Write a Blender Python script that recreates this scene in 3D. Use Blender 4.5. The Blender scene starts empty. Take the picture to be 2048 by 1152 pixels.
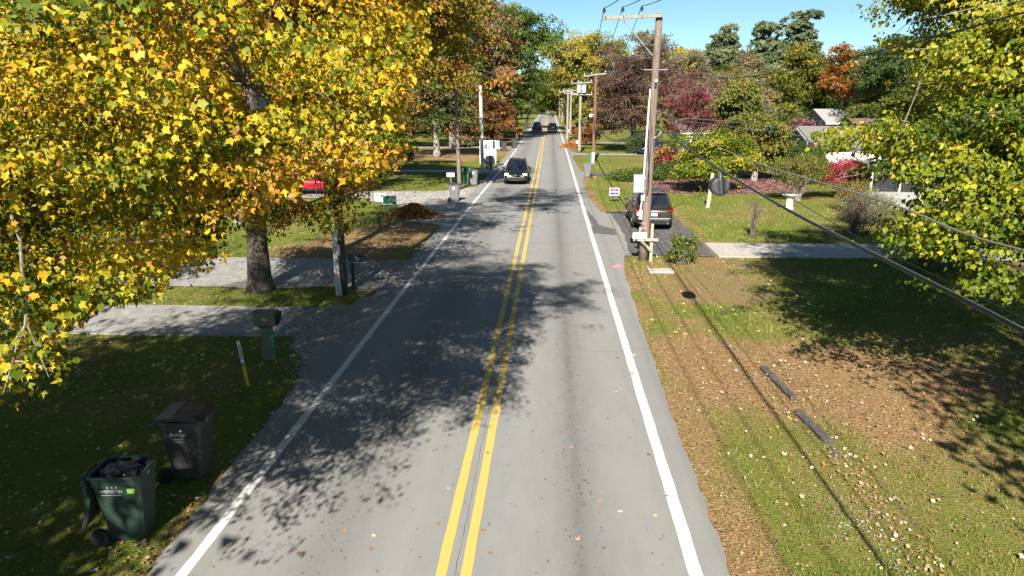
import bpy, bmesh, math, random
import numpy as np
from mathutils import Vector, Matrix

random.seed(7)
S = bpy.context.scene
COL = S.collection
# ------------------------------------------------------------------ camera, sky, sun, exposure
FPX, CAMH, VPX, HOR = 1430.0, 6.2, 1100.0, 200.0          # focal length, eye height and vanishing point measured on the photograph
TH = math.atan((576 - HOR) / FPX)
PS = math.atan((VPX - 1024) * math.cos(TH) / FPX)
cam = bpy.data.cameras.new('camera')
cam.sensor_width = 36.0
cam.lens = FPX / 2048 * 36
cam.clip_start, cam.clip_end = 0.2, 3000
cam_o = bpy.data.objects.new('camera', cam)
COL.objects.link(cam_o)
cam_o.location = (0, 0, CAMH)
cam_o.rotation_euler = (math.pi / 2 - TH, 0, PS)
S.camera = cam_o

SUN_EL = math.radians(36.0)
SUN_DX, SUN_DY = 0.11, 1.0                                   # the way the shadows fall on the ground
W = bpy.data.worlds.new('World')
S.world = W
W.use_nodes = True
wn = W.node_tree.nodes
wl = W.node_tree.links
bg = wn['Background']
sky = wn.new('ShaderNodeTexSky')
sky.sky_type = 'NISHITA'
sky.sun_disc = False
sky.sun_elevation = SUN_EL
sky.sun_rotation = math.atan2(-SUN_DX, -SUN_DY)
sky.altitude = 2200
sky.air_density = 1.0
sky.dust_density = 0.0
sky.ozone_density = 4.5
tint = wn.new('ShaderNodeMix')
tint.data_type = 'RGBA'
tint.blend_type = 'MULTIPLY'
tint.inputs[0].default_value = 1.0
tint.inputs[7].default_value = (1.02, 1.12, 0.95, 1)
wl.new(sky.outputs[0], tint.inputs[6])
wl.new(tint.outputs[2], bg.inputs[0])
bg.inputs[1].default_value = 0.048
sun = bpy.data.lights.new('sun', 'SUN')
sun.energy = 5.0
sun.angle = math.radians(0.53)
sun.color = (1.0, 0.94, 0.84)
sun_o = bpy.data.objects.new('sun', sun)
COL.objects.link(sun_o)
_d = Vector((SUN_DX, SUN_DY, 0)).normalized() * math.cos(SUN_EL) + Vector((0, 0, -math.sin(SUN_EL)))
sun_o.rotation_euler = _d.to_track_quat('-Z', 'Y').to_euler()
sun_o.location = (-20, -40, 60)
S.view_settings.view_transform = 'Standard'
S.view_settings.look = 'None'
S.view_settings.exposure = 1.36
S.view_settings.gamma = 1.0
S.view_settings.use_curve_mapping = False
S.render.engine = 'CYCLES'
S.cycles.max_bounces = 5
S.cycles.diffuse_bounces = 3
S.cycles.glossy_bounces = 3
S.cycles.transmission_bounces = 4
S.cycles.transparent_max_bounces = 8
S.cycles.use_denoising = True

# ------------------------------------------------------------------ reading positions off the photograph
_R = np.array([math.cos(PS), math.sin(PS), 0.0])
_F = np.array([-math.sin(PS) * math.cos(TH), math.cos(PS) * math.cos(TH), -math.sin(TH)])
_U = np.cross(_R, _F)
_C = np.array([0, 0, CAMH])
def _ray(u, v): return _F + _R * (u - 1024) / FPX - _U * (v - 576) / FPX
def G(u, v):                      # where a picture point meets the ground
    d = _ray(u, v); return _C + d * (-CAMH / d[2])
def PY(u, v, Y):                  # where it meets the upright plane y = Y
    d = _ray(u, v); return _C + d * (Y / d[1])
def PX(u, v, X):                  # where it meets the upright plane x = X
    d = _ray(u, v); return _C + d * (X / d[0])
def project(p):
    q = np.asarray(p) - _C; z = q @ _F
    return np.stack([1024 + FPX * (q @ _R) / z, 576 - FPX * (q @ _U) / z, z], -1)

# ------------------------------------------------------------------ materials
def _lin(c): return tuple(c) + (1.0,) if len(c) == 3 else c
def new_mat(name):
    m = bpy.data.materials.new(name); m.use_nodes = True
    nt = m.node_tree; b = nt.nodes['Principled BSDF']
    return m, nt, b
def mat(name, col, rough=0.6, var=0.15, scale=8.0, bump=0.0, metal=0.0, spec=0.4, col2=None, stretch=None, coat=0.0):
    """one colour with fine grain in colour and relief"""
    m, nt, b = new_mat(name)
    tc = nt.nodes.new('ShaderNodeTexCoord'); src = tc.outputs['Object']
    if stretch:
        mp = nt.nodes.new('ShaderNodeMapping'); mp.inputs['Scale'].default_value = stretch
        nt.links.new(src, mp.inputs[0]); src = mp.outputs[0]
    nz = nt.nodes.new('ShaderNodeTexNoise'); nz.inputs['Scale'].default_value = scale
    nz.inputs['Detail'].default_value = 5; nz.inputs['Roughness'].default_value = 0.65
    nt.links.new(src, nz.inputs['Vector'])
    rp = nt.nodes.new('ShaderNodeValToRGB')
    c2 = col2 if col2 else tuple(max(0, x * (1 - 2 * var)) for x in col)
    c1 = tuple(min(1, x * (1 + var)) for x in col)
    rp.color_ramp.elements[0].position = 0.3; rp.color_ramp.elements[0].color = _lin(c2)
    rp.color_ramp.elements[1].position = 0.7; rp.color_ramp.elements[1].color = _lin(c1)
    nt.links.new(nz.outputs['Fac'], rp.inputs[0])
    nt.links.new(rp.outputs[0], b.inputs['Base Color'])
    b.inputs['Roughness'].default_value = rough
    b.inputs['Metallic'].default_value = metal
    b.inputs['Specular IOR Level'].default_value = spec
    b.inputs['Coat Weight'].default_value = coat
    if bump:
        bp = nt.nodes.new('ShaderNodeBump'); bp.inputs['Strength'].default_value = bump; bp.inputs['Distance'].default_value = 0.02
        nt.links.new(nz.outputs['Fac'], bp.inputs['Height']); nt.links.new(bp.outputs[0], b.inputs['Normal'])
    return m
def leaf_mat(name, single=False, trans=0.42):
    m, nt, b = new_mat(name)
    if single:
        at = nt.nodes.new('ShaderNodeObjectInfo'); csock = at.outputs['Color']
    else:
        at = nt.nodes.new('ShaderNodeAttribute'); at.attribute_name = 'Col'; csock = at.outputs['Color']
    nt.links.new(csock, b.inputs['Base Color'])
    b.inputs['Roughness'].default_value = 0.5
    b.inputs['Specular IOR Level'].default_value = 0.25
    tr = nt.nodes.new('ShaderNodeBsdfTranslucent'); nt.links.new(csock, tr.inputs['Color'])
    mx = nt.nodes.new('ShaderNodeMixShader'); mx.inputs[0].default_value = trans
    nt.links.new(b.outputs[0], mx.inputs[1]); nt.links.new(tr.outputs[0], mx.inputs[2])
    nt.links.new(mx.outputs[0], nt.nodes['Material Output'].inputs['Surface'])
    return m
M = {}
M['leaf'] = leaf_mat('leaf')
M['leaf_single'] = leaf_mat('leaf_single', True)
M['grass'] = leaf_mat('grass_blade', trans=0.2)
M['dead_leaf'] = leaf_mat('dead_leaf', trans=0.08)
M['bark'] = mat('bark', (0.10, 0.085, 0.07), 0.95, 0.35, 9, 0.8, stretch=(2.2, 2.2, 0.5))
M['bark_dark'] = mat('bark_dark', (0.055, 0.05, 0.045), 0.95, 0.4, 9, 0.8, stretch=(2.2, 2.2, 0.5))
M['bark_pale'] = mat('bark_pale', (0.27, 0.24, 0.20), 0.95, 0.3, 9, 0.6, stretch=(2.2, 2.2, 0.6))
M['twig'] = mat('twig', (0.17, 0.14, 0.11), 0.9, 0.3, 20)
M['dead_wood'] = mat('dead_wood', (0.23, 0.195, 0.16), 0.9, 0.3, 20, 0.5)
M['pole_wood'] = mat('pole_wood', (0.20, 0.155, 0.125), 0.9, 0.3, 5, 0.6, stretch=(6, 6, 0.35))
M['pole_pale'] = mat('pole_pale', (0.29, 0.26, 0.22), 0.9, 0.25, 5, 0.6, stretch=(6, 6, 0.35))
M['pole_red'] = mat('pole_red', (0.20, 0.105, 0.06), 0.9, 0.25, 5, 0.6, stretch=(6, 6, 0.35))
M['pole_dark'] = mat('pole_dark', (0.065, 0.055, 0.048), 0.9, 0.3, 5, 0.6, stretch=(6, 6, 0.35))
M['pole_white'] = mat('pole_white', (0.50, 0.48, 0.45), 0.7, 0.15, 5, 0.2, stretch=(4, 4, 0.4))
M['porcelain'] = mat('porcelain', (0.05, 0.045, 0.05), 0.25, 0.1, 5)
M['insul_grey'] = mat('grey_porcelain', (0.40, 0.42, 0.44), 0.3, 0.1, 5)
M['steel'] = mat('galvanized_steel', (0.48, 0.49, 0.50), 0.45, 0.12, 14, 0.1, metal=0.6)
M['pvc'] = mat('white_conduit', (0.62, 0.62, 0.60), 0.5, 0.08, 6)
M['cabinet'] = mat('grey_cabinet_paint', (0.42, 0.46, 0.45), 0.5, 0.06, 6)
M['meter'] = mat('meter_box_paint', (0.50, 0.50, 0.48), 0.5, 0.1, 8)
M['cable'] = mat('black_cable', (0.011, 0.015, 0.022), 0.35, 0.1, 20)
M['alu_wire'] = mat('bare_wire', (0.30, 0.30, 0.30), 0.5, 0.15, 30, metal=0.5)
M['green_sign'] = mat('green_sign_sheeting', (0.0, 0.22, 0.12), 0.4, 0.08, 10)
M['white'] = mat('white_paint', (0.72, 0.72, 0.70), 0.5, 0.05, 10)
M['white_print'] = mat('white_print', (0.75, 0.76, 0.78), 0.5, 0.03, 10)
M['black'] = mat('black_plastic', (0.014, 0.014, 0.015), 0.5, 0.2, 10)
M['rubber'] = mat('rubber', (0.02, 0.02, 0.02), 0.85, 0.3, 12, 0.2)
M['pink_mark'] = mat('pink_spray_paint', (0.72, 0.22, 0.25), 0.8, 0.2, 12)
M['red'] = mat('red_paint', (0.55, 0.02, 0.04), 0.4, 0.08, 10)
M['blue_print'] = mat('blue_print', (0.02, 0.03, 0.28), 0.5, 0.05, 10)
M['red_print'] = mat('red_print', (0.60, 0.02, 0.09), 0.5, 0.05, 10)
M['green_print'] = mat('green_print', (0.01, 0.24, 0.12), 0.5, 0.05, 10)
M['grey_print'] = mat('grey_print', (0.10, 0.11, 0.13), 0.6, 0.2, 10)
M['yellow'] = mat('yellow_plastic', (0.60, 0.42, 0.01), 0.45, 0.08, 8)
M['cart_green'] = mat('green_cart_plastic', (0.026, 0.046, 0.037), 0.5, 0.12, 7, 0.08)
M['cart_grey'] = mat('grey_cart_plastic', (0.05, 0.047, 0.046), 0.55, 0.15, 7, 0.08)
M['cart_mid'] = mat('mid_grey_cart_plastic', (0.15, 0.155, 0.16), 0.5, 0.12, 7, 0.08)
M['lid_dark'] = mat('dark_lid_plastic', (0.04, 0.036, 0.04), 0.38, 0.25, 5, 0.08)
M['bag'] = mat('black_bag', (0.012, 0.012, 0.016), 0.25, 0.2, 9, 0.7)
M['bag_blue'] = mat('blue_bag_edge', (0.008, 0.015, 0.12), 0.3, 0.2, 9, 0.5)
M['cart_print'] = mat('faded_cart_print', (.32, .33, .34), .6, .3, 60)
M['lime_print'] = mat('lime_sticker', (0.20, 0.42, 0.06), 0.5, 0.1, 10)
M['mailbox_taupe'] = mat('taupe_mailbox_plastic', (0.15, 0.135, 0.11), 0.6, 0.15, 6, 0.05)
M['timber'] = mat('weathered_timber', (0.10, 0.085, 0.075), 0.95, 0.45, 6, 1.0, stretch=(7, 1, 7))
M['post_wood'] = mat('weathered_post', (0.36, 0.33, 0.25), 0.9, 0.25, 6, 0.5, stretch=(5, 5, 0.5))
M['concrete'] = mat('concrete', (0.37, 0.345, 0.305), 0.9, 0.10, 3.5, 0.15)
M['concrete_old'] = mat('old_concrete', (0.26, 0.25, 0.235), 0.9, 0.16, 2.5, 0.2)
M['glass_dark'] = mat('dark_glass', (0.010, 0.014, 0.022), 0.06, 0.05, 3, spec=0.8)
M['chrome'] = mat('chrome', (0.70, 0.70, 0.70), 0.15, 0.03, 3, metal=1.0)
M['siding'] = mat('grey_siding', (0.30, 0.29, 0.30), 0.7, 0.06, 4)
M['trim'] = mat('white_trim', (0.70, 0.70, 0.68), 0.6, 0.04, 4)
M['roof_brown'] = mat('brown_shingle', (0.15, 0.09, 0.075), 0.95, 0.2, 12, 0.3)
M['roof_grey'] = mat('grey_shingle', (0.30, 0.29, 0.28), 0.95, 0.2, 12, 0.3)
M['roof_pale'] = mat('pale_shingle', (0.42, 0.44, 0.45), 0.9, 0.15, 12, 0.2)
M['roof_tan'] = mat('tan_shingle', (0.19, 0.17, 0.15), 0.95, 0.2, 12, 0.3)
M['screen'] = mat('porch_screen', (0.02, 0.022, 0.025), 0.5, 0.2, 6)
M['block'] = mat('painted_block', (0.26, 0.26, 0.25), 0.85, 0.15, 6, 0.2)  # white block darkened in colour to stand for the porch's shade
M['stone'] = mat('stone', (0.50, 0.48, 0.45), 0.9, 0.15, 8, 0.3)

def lamp_mat(name, col, e):
    m, nt, b = new_mat(name)
    b.inputs['Base Color'].default_value = _lin(col)
    b.inputs['Emission Color'].default_value = _lin(col)
    b.inputs['Emission Strength'].default_value = e
    return m
M['headlamp'] = lamp_mat('lit_headlamp', (1.0, 0.97, 0.92), 6.0)
def car_paint(name, c, metal=0.3):
    return mat(name, c, 0.28, 0.03, 3, metal=metal, spec=0.5, coat=0.6)
M['taillight'] = mat('red_lens', (0.22, 0.008, 0.012), 0.15, 0.05, 5, spec=0.7)

# ------------------------------------------------------------------ mesh helper
class MB:
    def __init__(s): s.v = []; s.f = []; s.mi = []; s.mats = []; s.cur = 0
    def use(s, m):
        if m not in s.mats: s.mats.append(m)
        s.cur = s.mats.index(m); return s
    def add(s, vs, fs):
        o = len(s.v); s.v += [tuple(map(float, v)) for v in vs]
        for f in fs: s.f.append(tuple(i + o for i in f)); s.mi.append(s.cur)
        return s
    def box(s, c, d, rot=None, taper=1.0):
        x, y, z = d[0] / 2, d[1] / 2, d[2] / 2
        vs = [(-x, -y, -z), (x, -y, -z), (x, y, -z), (-x, y, -z), (-x * taper, -y * taper, z), (x * taper, -y * taper, z), (x * taper, y * taper, z), (-x * taper, y * taper, z)]
        if rot is not None: vs = [rot @ Vector(v) for v in vs]
        vs = [(v[0] + c[0], v[1] + c[1], v[2] + c[2]) for v in vs]
        return s.add(vs, [(0, 3, 2, 1), (4, 5, 6, 7), (0, 1, 5, 4), (1, 2, 6, 5), (2, 3, 7, 6), (3, 0, 4, 7)])
    def bevbox(s, c, d, b, rot=None):
        """box with chamfered edges"""
        bm = bmesh.new(); bmesh.ops.create_cube(bm, size=1.0)
        bmesh.ops.scale(bm, vec=d, verts=bm.verts)
        bmesh.ops.bevel(bm, geom=bm.edges[:] + bm.verts[:], offset=b, segments=2, affect='EDGES', profile=0.5)
        vs = [v.co.copy() for v in bm.verts]
        if rot is not None: vs = [rot @ v for v in vs]
        bm.verts.index_update()
        fs = [tuple(v.index for v in f.verts) for f in bm.faces]; bm.free()
        return s.add([(v[0] + c[0], v[1] + c[1], v[2] + c[2]) for v in vs], fs)
    def tube(s, path, rad, n=6, cap=True):
        path = [Vector(p) for p in path]
        if not hasattr(rad, '__len__'): rad = [rad] * len(path)
        prev = None; rings = []
        for i, p in enumerate(path):
            t = (path[min(i + 1, len(path) - 1)] - path[max(i - 1, 0)])
            t = t.normalized() if t.length > 1e-9 else Vector((0, 0, 1))
            a = prev if prev is not None else (Vector((1, 0, 0)) if abs(t.x) < 0.8 else Vector((0, 1, 0)))
            a = (a - t * a.dot(t)); a = a.normalized() if a.length > 1e-6 else t.orthogonal().normalized()
            prev = a; b = t.cross(a)
            rings.append([p + (a * math.cos(2 * math.pi * k / n) + b * math.sin(2 * math.pi * k / n)) * rad[i] for k in range(n)])
        vs = [v for r in rings for v in r]; fs = []
        for i in range(len(path) - 1):
            for k in range(n):
                k2 = (k + 1) % n; fs.append((i * n + k, i * n + k2, (i + 1) * n + k2, (i + 1) * n + k))
        if cap:
            fs.append(tuple(reversed(range(n)))); fs.append(tuple(range((len(path) - 1) * n, len(path) * n)))
        return s.add(vs, fs)
    def cyl(s, a, b, r, n=12, r2=None): return s.tube([a, b], [r, r if r2 is None else r2], n)
    def poly(s, pts): return s.add(pts, [tuple(range(len(pts)))])
    def prism(s, pts, z0, z1):
        n = len(pts)
        vs = [(p[0], p[1], z0) for p in pts] + [(p[0], p[1], z1) for p in pts]
        return s.add(vs, [tuple(reversed(range(n))), tuple(range(n, 2 * n))] + [(i, (i + 1) % n, n + (i + 1) % n, n + i) for i in range(n)])
    def loft(s, secs, close=True, cap=True):
        n = len(secs[0]); vs = [p for q in secs for p in q]; fs = []
        for i in range(len(secs) - 1):
            for k in range(n if close else n - 1):
                k2 = (k + 1) % n; fs.append((i * n + k, i * n + k2, (i + 1) * n + k2, (i + 1) * n + k))
        if cap: fs.append(tuple(reversed(range(n)))); fs.append(tuple(range((len(secs) - 1) * n, len(secs) * n)))
        return s.add(vs, fs)
    def mesh(s, name, m=None, smooth=False):
        me = bpy.data.meshes.new(name); me.from_pydata(s.v, [], s.f)
        ms = s.mats if s.mats else [m]
        for x in ms: me.materials.append(x)
        if s.mats: me.polygons.foreach_set('material_index', s.mi)
        if smooth: me.polygons.foreach_set('use_smooth', [True] * len(me.polygons))
        me.update(); return me
    def build(s, name, m=None, parent=None, smooth=False, fixn=False):
        me = s.mesh(name, m, smooth)
        if fixn:
            bm = bmesh.new(); bm.from_mesh(me); bmesh.ops.recalc_face_normals(bm, faces=bm.faces); bm.to_mesh(me); bm.free()
        return link(name, me, parent)
def link(name, me, parent=None):
    o = bpy.data.objects.new(name, me); COL.objects.link(o)
    if parent is not None: o.parent = parent
    return o
def tag(o, label=None, cat=None, group=None, kind=None):
    if label: o['label'] = label
    if cat: o['category'] = cat
    if group: o['group'] = group
    if kind: o['kind'] = kind
    return o
def thing(name, label, cat, loc=(0, 0, 0), rz=0.0, group=None):
    o = bpy.data.objects.new(name, None); COL.objects.link(o)
    o.location = loc; o.rotation_euler = (0, 0, rz); o.empty_display_size = 0.2
    return tag(o, label, cat, group)
def copy_tree(o, parent=None):
    c = o.copy(); COL.objects.link(c)
    if parent is not None: c.parent = parent
    for ch in [x for x in S.objects if x.parent == o]: copy_tree(ch, c)
    return c
def lettering(text, size, m, parent, loc, rot=(math.pi / 2, 0, 0), align='CENTER', bold=0.0, name='lettering', squeeze=1.0):
    cu = bpy.data.curves.new('lettering', 'FONT'); cu.body = text; cu.size = size; cu.align_x = align; cu.align_y = 'CENTER'
    cu.extrude = 0.001; cu.offset = bold; cu.resolution_u = 2
    t = bpy.data.objects.new('lettering_curve', cu); COL.objects.link(t)
    bpy.context.view_layer.update()
    me = bpy.data.meshes.new_from_object(t.evaluated_get(bpy.context.evaluated_depsgraph_get()))
    bpy.data.objects.remove(t); bpy.data.curves.remove(cu)
    me.materials.clear(); me.materials.append(m)
    o = link(name, me, parent); o.location = loc; o.rotation_euler = rot; o.scale = (squeeze, 1, 1)
    return o
def structure(name, mb, m): return tag(mb.build(name, m), kind='structure')

# ------------------------------------------------------------------ noise and fast foliage meshes
def vnoise(x, y, sc, seed):
    x = np.asarray(x, float) / sc; y = np.asarray(y, float) / sc
    xi = np.floor(x).astype(np.int64); yi = np.floor(y).astype(np.int64); fx = x - xi; fy = y - yi
    fx = fx * fx * (3 - 2 * fx); fy = fy * fy * (3 - 2 * fy)
    def h(a, b):
        n = (a * 374761393 + b * 668265263 + seed * 1442695041) & 0xffffffff
        n = ((n ^ (n >> 13)) * 1274126177) & 0xffffffff
        return ((n ^ (n >> 16)) & 0xffff) / 65535.0
    return (h(xi, yi) * (1 - fx) + h(xi + 1, yi) * fx) * (1 - fy) + (h(xi, yi + 1) * (1 - fx) + h(xi + 1, yi + 1) * fx) * fy
def sstep(a, b, x):
    t = np.clip((x - a) / (b - a), 0, 1); return t * t * (3 - 2 * t)
def in_poly(x, y, poly):
    x = np.asarray(x); y = np.asarray(y); r = np.zeros(x.shape, bool); n = len(poly)
    for i in range(n):
        x1, y1 = poly[i]; x2, y2 = poly[(i + 1) % n]
        c = ((y1 > y) != (y2 > y)) & (x < (x2 - x1) * (y - y1) / ((y2 - y1) if y2 != y1 else 1e-9) + x1)
        r ^= c
    return r
def _nrm(a): return a / np.maximum(np.linalg.norm(a, axis=-1, keepdims=True), 1e-9)
MAPLE_V = np.array([(0, .36, -.05), (0, .02, .02), (.27, -.12, -.03), (.40, .15, .03), (.62, .44, -.10), (.37, .55, .03), (.19, .72, .02), (0, 1.02, -.12),
                    (-.19, .72, .02), (-.37, .55, .03), (-.62, .44, -.10), (-.40, .15, .03), (-.27, -.12, -.03)], float)
MAPLE_F = [(0, i, i + 1) for i in range(1, 12)] + [(0, 12, 1)]
LO_V = np.array([(0, .0, .0), (.48, .34, -.06), (.16, .50, .03), (0, 1.0, -.08), (-.16, .50, .03), (-.48, .34, -.06)], float)
LO_F = [(0, 1, 2), (0, 2, 3), (0, 3, 4), (0, 4, 5)]
DI_V = np.array([(0, 0, 0), (.36, .48, .07), (0, 1.0, -.06), (-.36, .48, .07)], float)
DI_F = [(0, 1, 2), (0, 2, 3)]
NEEDLE_V = np.array([(-.10, 0, 0), (.10, 0, 0), (0, 1.0, 0.05), (0, 0, -.1), (0, 0, .1), (.05, .8, 0)], float)
NEEDLE_F = [(0, 1, 2), (3, 4, 5)]
TRI_V = np.array([(-.36, .1, .05), (.36, .25, .05), (0, 1.0, -.05)], float)
TRI_F = [(0, 1, 2)]
def leaf_frames(n, out, rng, up=0.5, outw=0.7, jit=0.8, droop=0.6):
    t = _nrm(out * 0.6 + np.array([0, 0, -droop]) + rng.normal(0, 0.5, (n, 3)))
    nn = out * outw + np.array([-.05, -.38, up]) + rng.normal(0, jit, (n, 3))
    nn = nn - t * np.sum(nn * t, -1, keepdims=True); nn = _nrm(nn)
    return t, nn, np.cross(t, nn)
def leaves_mesh(name, P, out, size, colr, kind, rng, mat_, up=0.5, outw=0.7, jit=0.8, droop=0.6):
    n = len(P); tv, tf = {'maple': (MAPLE_V, MAPLE_F), 'lo': (LO_V, LO_F), 'di': (DI_V, DI_F), 'needle': (NEEDLE_V, NEEDLE_F), 'tri': (TRI_V, TRI_F)}[kind]
    t, nn, b = leaf_frames(n, out, rng, up, outw, jit, droop)
    s = (size * np.clip(rng.lognormal(-.08, .28, n), .4, 1.5))[:, None, None]
    k = len(tv)
    fold = rng.uniform(0.4, 3.4, n)[:, None, None]
    V = P[:, None, :] + s * (tv[None, :, 0:1] * b[:, None, :] + tv[None, :, 1:2] * t[:, None, :] + fold * tv[None, :, 2:3] * nn[:, None, :])
    return tri_mesh(name, V.reshape(-1, 3), (np.arange(n)[:, None, None] * k + np.array(tf)[None]).reshape(-1, 3), np.repeat(colr, k, 0), mat_)
def tri_mesh(name, V, Fc, colr, mat_):
    me = bpy.data.meshes.new(name)
    me.vertices.add(len(V)); me.vertices.foreach_set('co', np.ascontiguousarray(V, np.float32).ravel())
    me.loops.add(len(Fc) * 3); me.loops.foreach_set('vertex_index', np.ascontiguousarray(Fc, np.int32).ravel())
    me.polygons.add(len(Fc)); me.polygons.foreach_set('loop_start', np.arange(0, len(Fc) * 3, 3, dtype=np.int32))
    if colr is not None:
        a = me.color_attributes.new('Col', 'FLOAT_COLOR', 'POINT')
        a.data.foreach_set('color', np.concatenate([colr, np.ones((len(colr), 1))], 1).astype(np.float32).ravel())
    me.materials.append(mat_); me.update(calc_edges=True)
    return me
def ramp(stops, t):
    xs = np.array([s[0] for s in stops]); cs = np.array([s[1] for s in stops], float)
    return np.stack([np.interp(t, xs, cs[:, k]) for k in range(3)], -1)
# ================================================================== THE GROUND, THE ROAD, THE DRIVES
rng = np.random.default_rng(11)
def left_line(y):  return np.interp(y, [0, 22, 45, 65, 90, 420], [-4.88, -4.84, -4.66, -4.42, -4.3, -4.3])
def right_line(y): return np.interp(y, [0, 40, 100, 420], [2.05, 2.05, 2.15, 2.15])
def centre(y):     return np.interp(y, [0, 20, 66, 420], [-1.24, -1.18, -1.06, -1.06])
def right_edge(y):
    return np.interp(y, [-30, 8.5, 13.5, 20, 26, 28.5, 30, 33, 37, 41, 44, 47, 55, 59.5, 61, 63.5, 65.5, 80, 83.5, 85, 88, 91, 420],
                     [2.54, 2.54, 2.56, 2.68, 2.85, 3.1, 3.2, 3.25, 3.2, 3.0, 2.75, 2.62, 2.6, 2.8, 3.4, 3.4, 2.8, 2.6, 2.7, 3.3, 3.2, 2.6, 2.6])
def left_edge(y):
    return np.interp(y, [-30, 8, 11.6, 16, 18, 20.8, 22.5, 28, 36, 40, 49, 53, 60, 63, 66, 69, 90, 420],
                     [-5.36, -5.36, -5.5, -5.65, -5.95, -6.05, -5.7, -5.55, -5.5, -5.55, -5.5, -5.3, -5.2, -5.3, -5.4, -5.1, -4.95, -4.95])

def soft_poly(x, y, poly, r, k=10):
    """inside-a-patch test with a ragged, feathered border r metres wide"""
    o = np.zeros(np.shape(x))
    for i in range(k):
        a = i * 2.39996; q = r * math.sqrt((i + .5) / k); o += in_poly(x + q * math.cos(a), y + q * 1.5 * math.sin(a), poly)
    return o / k
def ground_cover(x, y):
    """how much leaf litter, straw and pink leaf cover lies at a ground point (each 0..1)"""
    n1 = vnoise(x, y, 2.3, 1); n2 = vnoise(x, y, 0.8, 2); n3 = vnoise(x, y, 6.0, 3); n4 = vnoise(x, y, .35, 9)
    dr = x - right_edge(y)
    lit = np.zeros_like(x); straw = np.zeros_like(x); pink = np.zeros_like(x)
    right = x > 0
    nr = n1 * .5 + n2 * .3 + n4 * .2
    strip = (1 - sstep(-.2, 1.9, dr + (nr - .5) * 2.0 + (n1 - .5) * 1.2)) * sstep(34, 24, y)
    strip2 = (1 - sstep(.15, .9, dr + (nr - .5) * .8)) * (sstep(36, 42, y) * sstep(70, 60, y) + .8 * sstep(80, 92, y))
    brown = .98 * soft_poly(x + (n1 - .5) * 1.6, y + (n1 - .5) * 3 + (n2 - .5) * 1.2, [(2.5, 13), (3.0, 20.5), (6, 18.6), (9.6, 17.8), (12, 15.2), (9, 13.4), (6.4, 12.8), (4.6, 14.3), (3.4, 12.2)], .9) * .95
    brown2 = soft_poly(x + (n1 - .5) * 1.4, y + (n2 - .5) * 1.5, [(5.2, 9), (4.9, 12.6), (6.3, 12.9), (6.4, 10), (6, 8)], .6) * .55
    brown2 = np.maximum(brown2, soft_poly(x + (n1 - .5) * 1.2, y + (n2 - .5), [(2.5, 5), (2.6, 13), (3.2, 13), (3.0, 5)], .85) * .72)
    brown3 = soft_poly(x + (n1 - .5) * 1.0, y + (n2 - .5), [(3.0, 21), (3.1, 28), (5.2, 28), (4.6, 21)], .7) * .7
    edge = np.exp(-((x - 7.25 - (n2 - .5) * .5) / .28) ** 2) * (y > 29.5) * (y < 43) * .9
    far_r = .38 * sstep(.45, .75, n3) * (y > 32) * right
    lit = np.where(right, np.clip(np.maximum.reduce([strip * .85, strip2 * .9, brown, brown2, brown3, edge, far_r, .04 + .42 * n1 * n3 * 2 + .16 * n2]), 0, 1), lit)
    s1 = soft_poly(x + (n1 - .5) * 1.2, y + (n2 - .5) * 2, [(4.2, 22), (4.3, 26.2), (6.0, 26.4), (8.2, 25.6), (8.8, 24.2), (7.2, 23.6), (6.4, 21.4)], .7)
    straw = np.where(right, np.clip(s1 * .9 + .35 * sstep(.55, .8, n3) * (y > 20), 0, 1), 0)
    pk = soft_poly(x + (n1 - .5) * 2, y + (n2 - .5) * 3, [(6.5, 50.5), (7, 57), (12, 60), (19, 60), (18.5, 52), (12, 49.5)], 1.2)
    pink = np.where(right, pk * 1.0, 0)
    # left side
    dl = left_edge(y) - x
    l1 = soft_poly(x + (n1 - .5) * 1.5, y + (n2 - .5) * 2, [(-12, 28), (-9, 39), (-7.4, 41), (-5.4, 38), (-5.4, 27.4), (-8, 27.2)], .8) * .9
    l2 = soft_poly(x + (n1 - .5) * 1.4, y + (n2 - .5), [(-9, 15.5), (-6, 17.5), (-5.8, 14), (-8, 12), (-12, 12.5)], .8) * .5
    l3 = in_poly(x + (n1 - .5) * 3, y + (n2 - .5) * 4, [(-16, 78), (-18, 100), (-5.2, 150), (-5, 84), (-9, 76)]) * .9
    le = (1 - sstep(.05, .5, dl + (nr - .5) * .8)) * .55
    lit = np.where(~right, np.clip(np.maximum.reduce([l1, l2, l3, le, .35 * n1 * n3 * 2]), 0, 1), lit)
    straw = np.where(~right, .55 * sstep(.4, .75, n3) * (y > 50), straw)
    return lit, straw, pink

def axis(segs):
    a = []
    for lo, hi, st in segs: a += list(np.arange(lo, hi, st))
    return np.array(a + [segs[-1][1]])
gx = axis([(-1500, -200, 260), (-200, -40, 16), (-40, -16, 1.0), (-16, 14, .3), (14, 40, .8), (40, 200, 16), (200, 1500, 260)])
gy = axis([(-300, -10, 29), (-10, 5, 1.5), (5, 32, .3), (32, 66, .5), (66, 130, 1.6), (130, 300, 10), (300, 2500, 275)])
XX, YY = np.meshgrid(gx, gy); nx, ny = len(gx), len(gy)
lit_, straw_, pink_ = ground_cover(XX.ravel(), YY.ravel())
zz = -0.012 - 0.02 * vnoise(XX.ravel(), YY.ravel(), 1.7, 21) * (np.abs(XX.ravel()) < 60)
ii = np.arange(nx * ny).reshape(ny, nx)
q = np.stack([ii[:-1, :-1], ii[:-1, 1:], ii[1:, 1:], ii[1:, :-1]], -1).reshape(-1, 4)
me = tri_mesh('ground', np.stack([XX.ravel(), YY.ravel(), zz], -1), np.concatenate([q[:, :3], q[:, [0, 2, 3]]]), np.stack([lit_, straw_, pink_], -1), None)
me.materials.clear()
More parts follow.
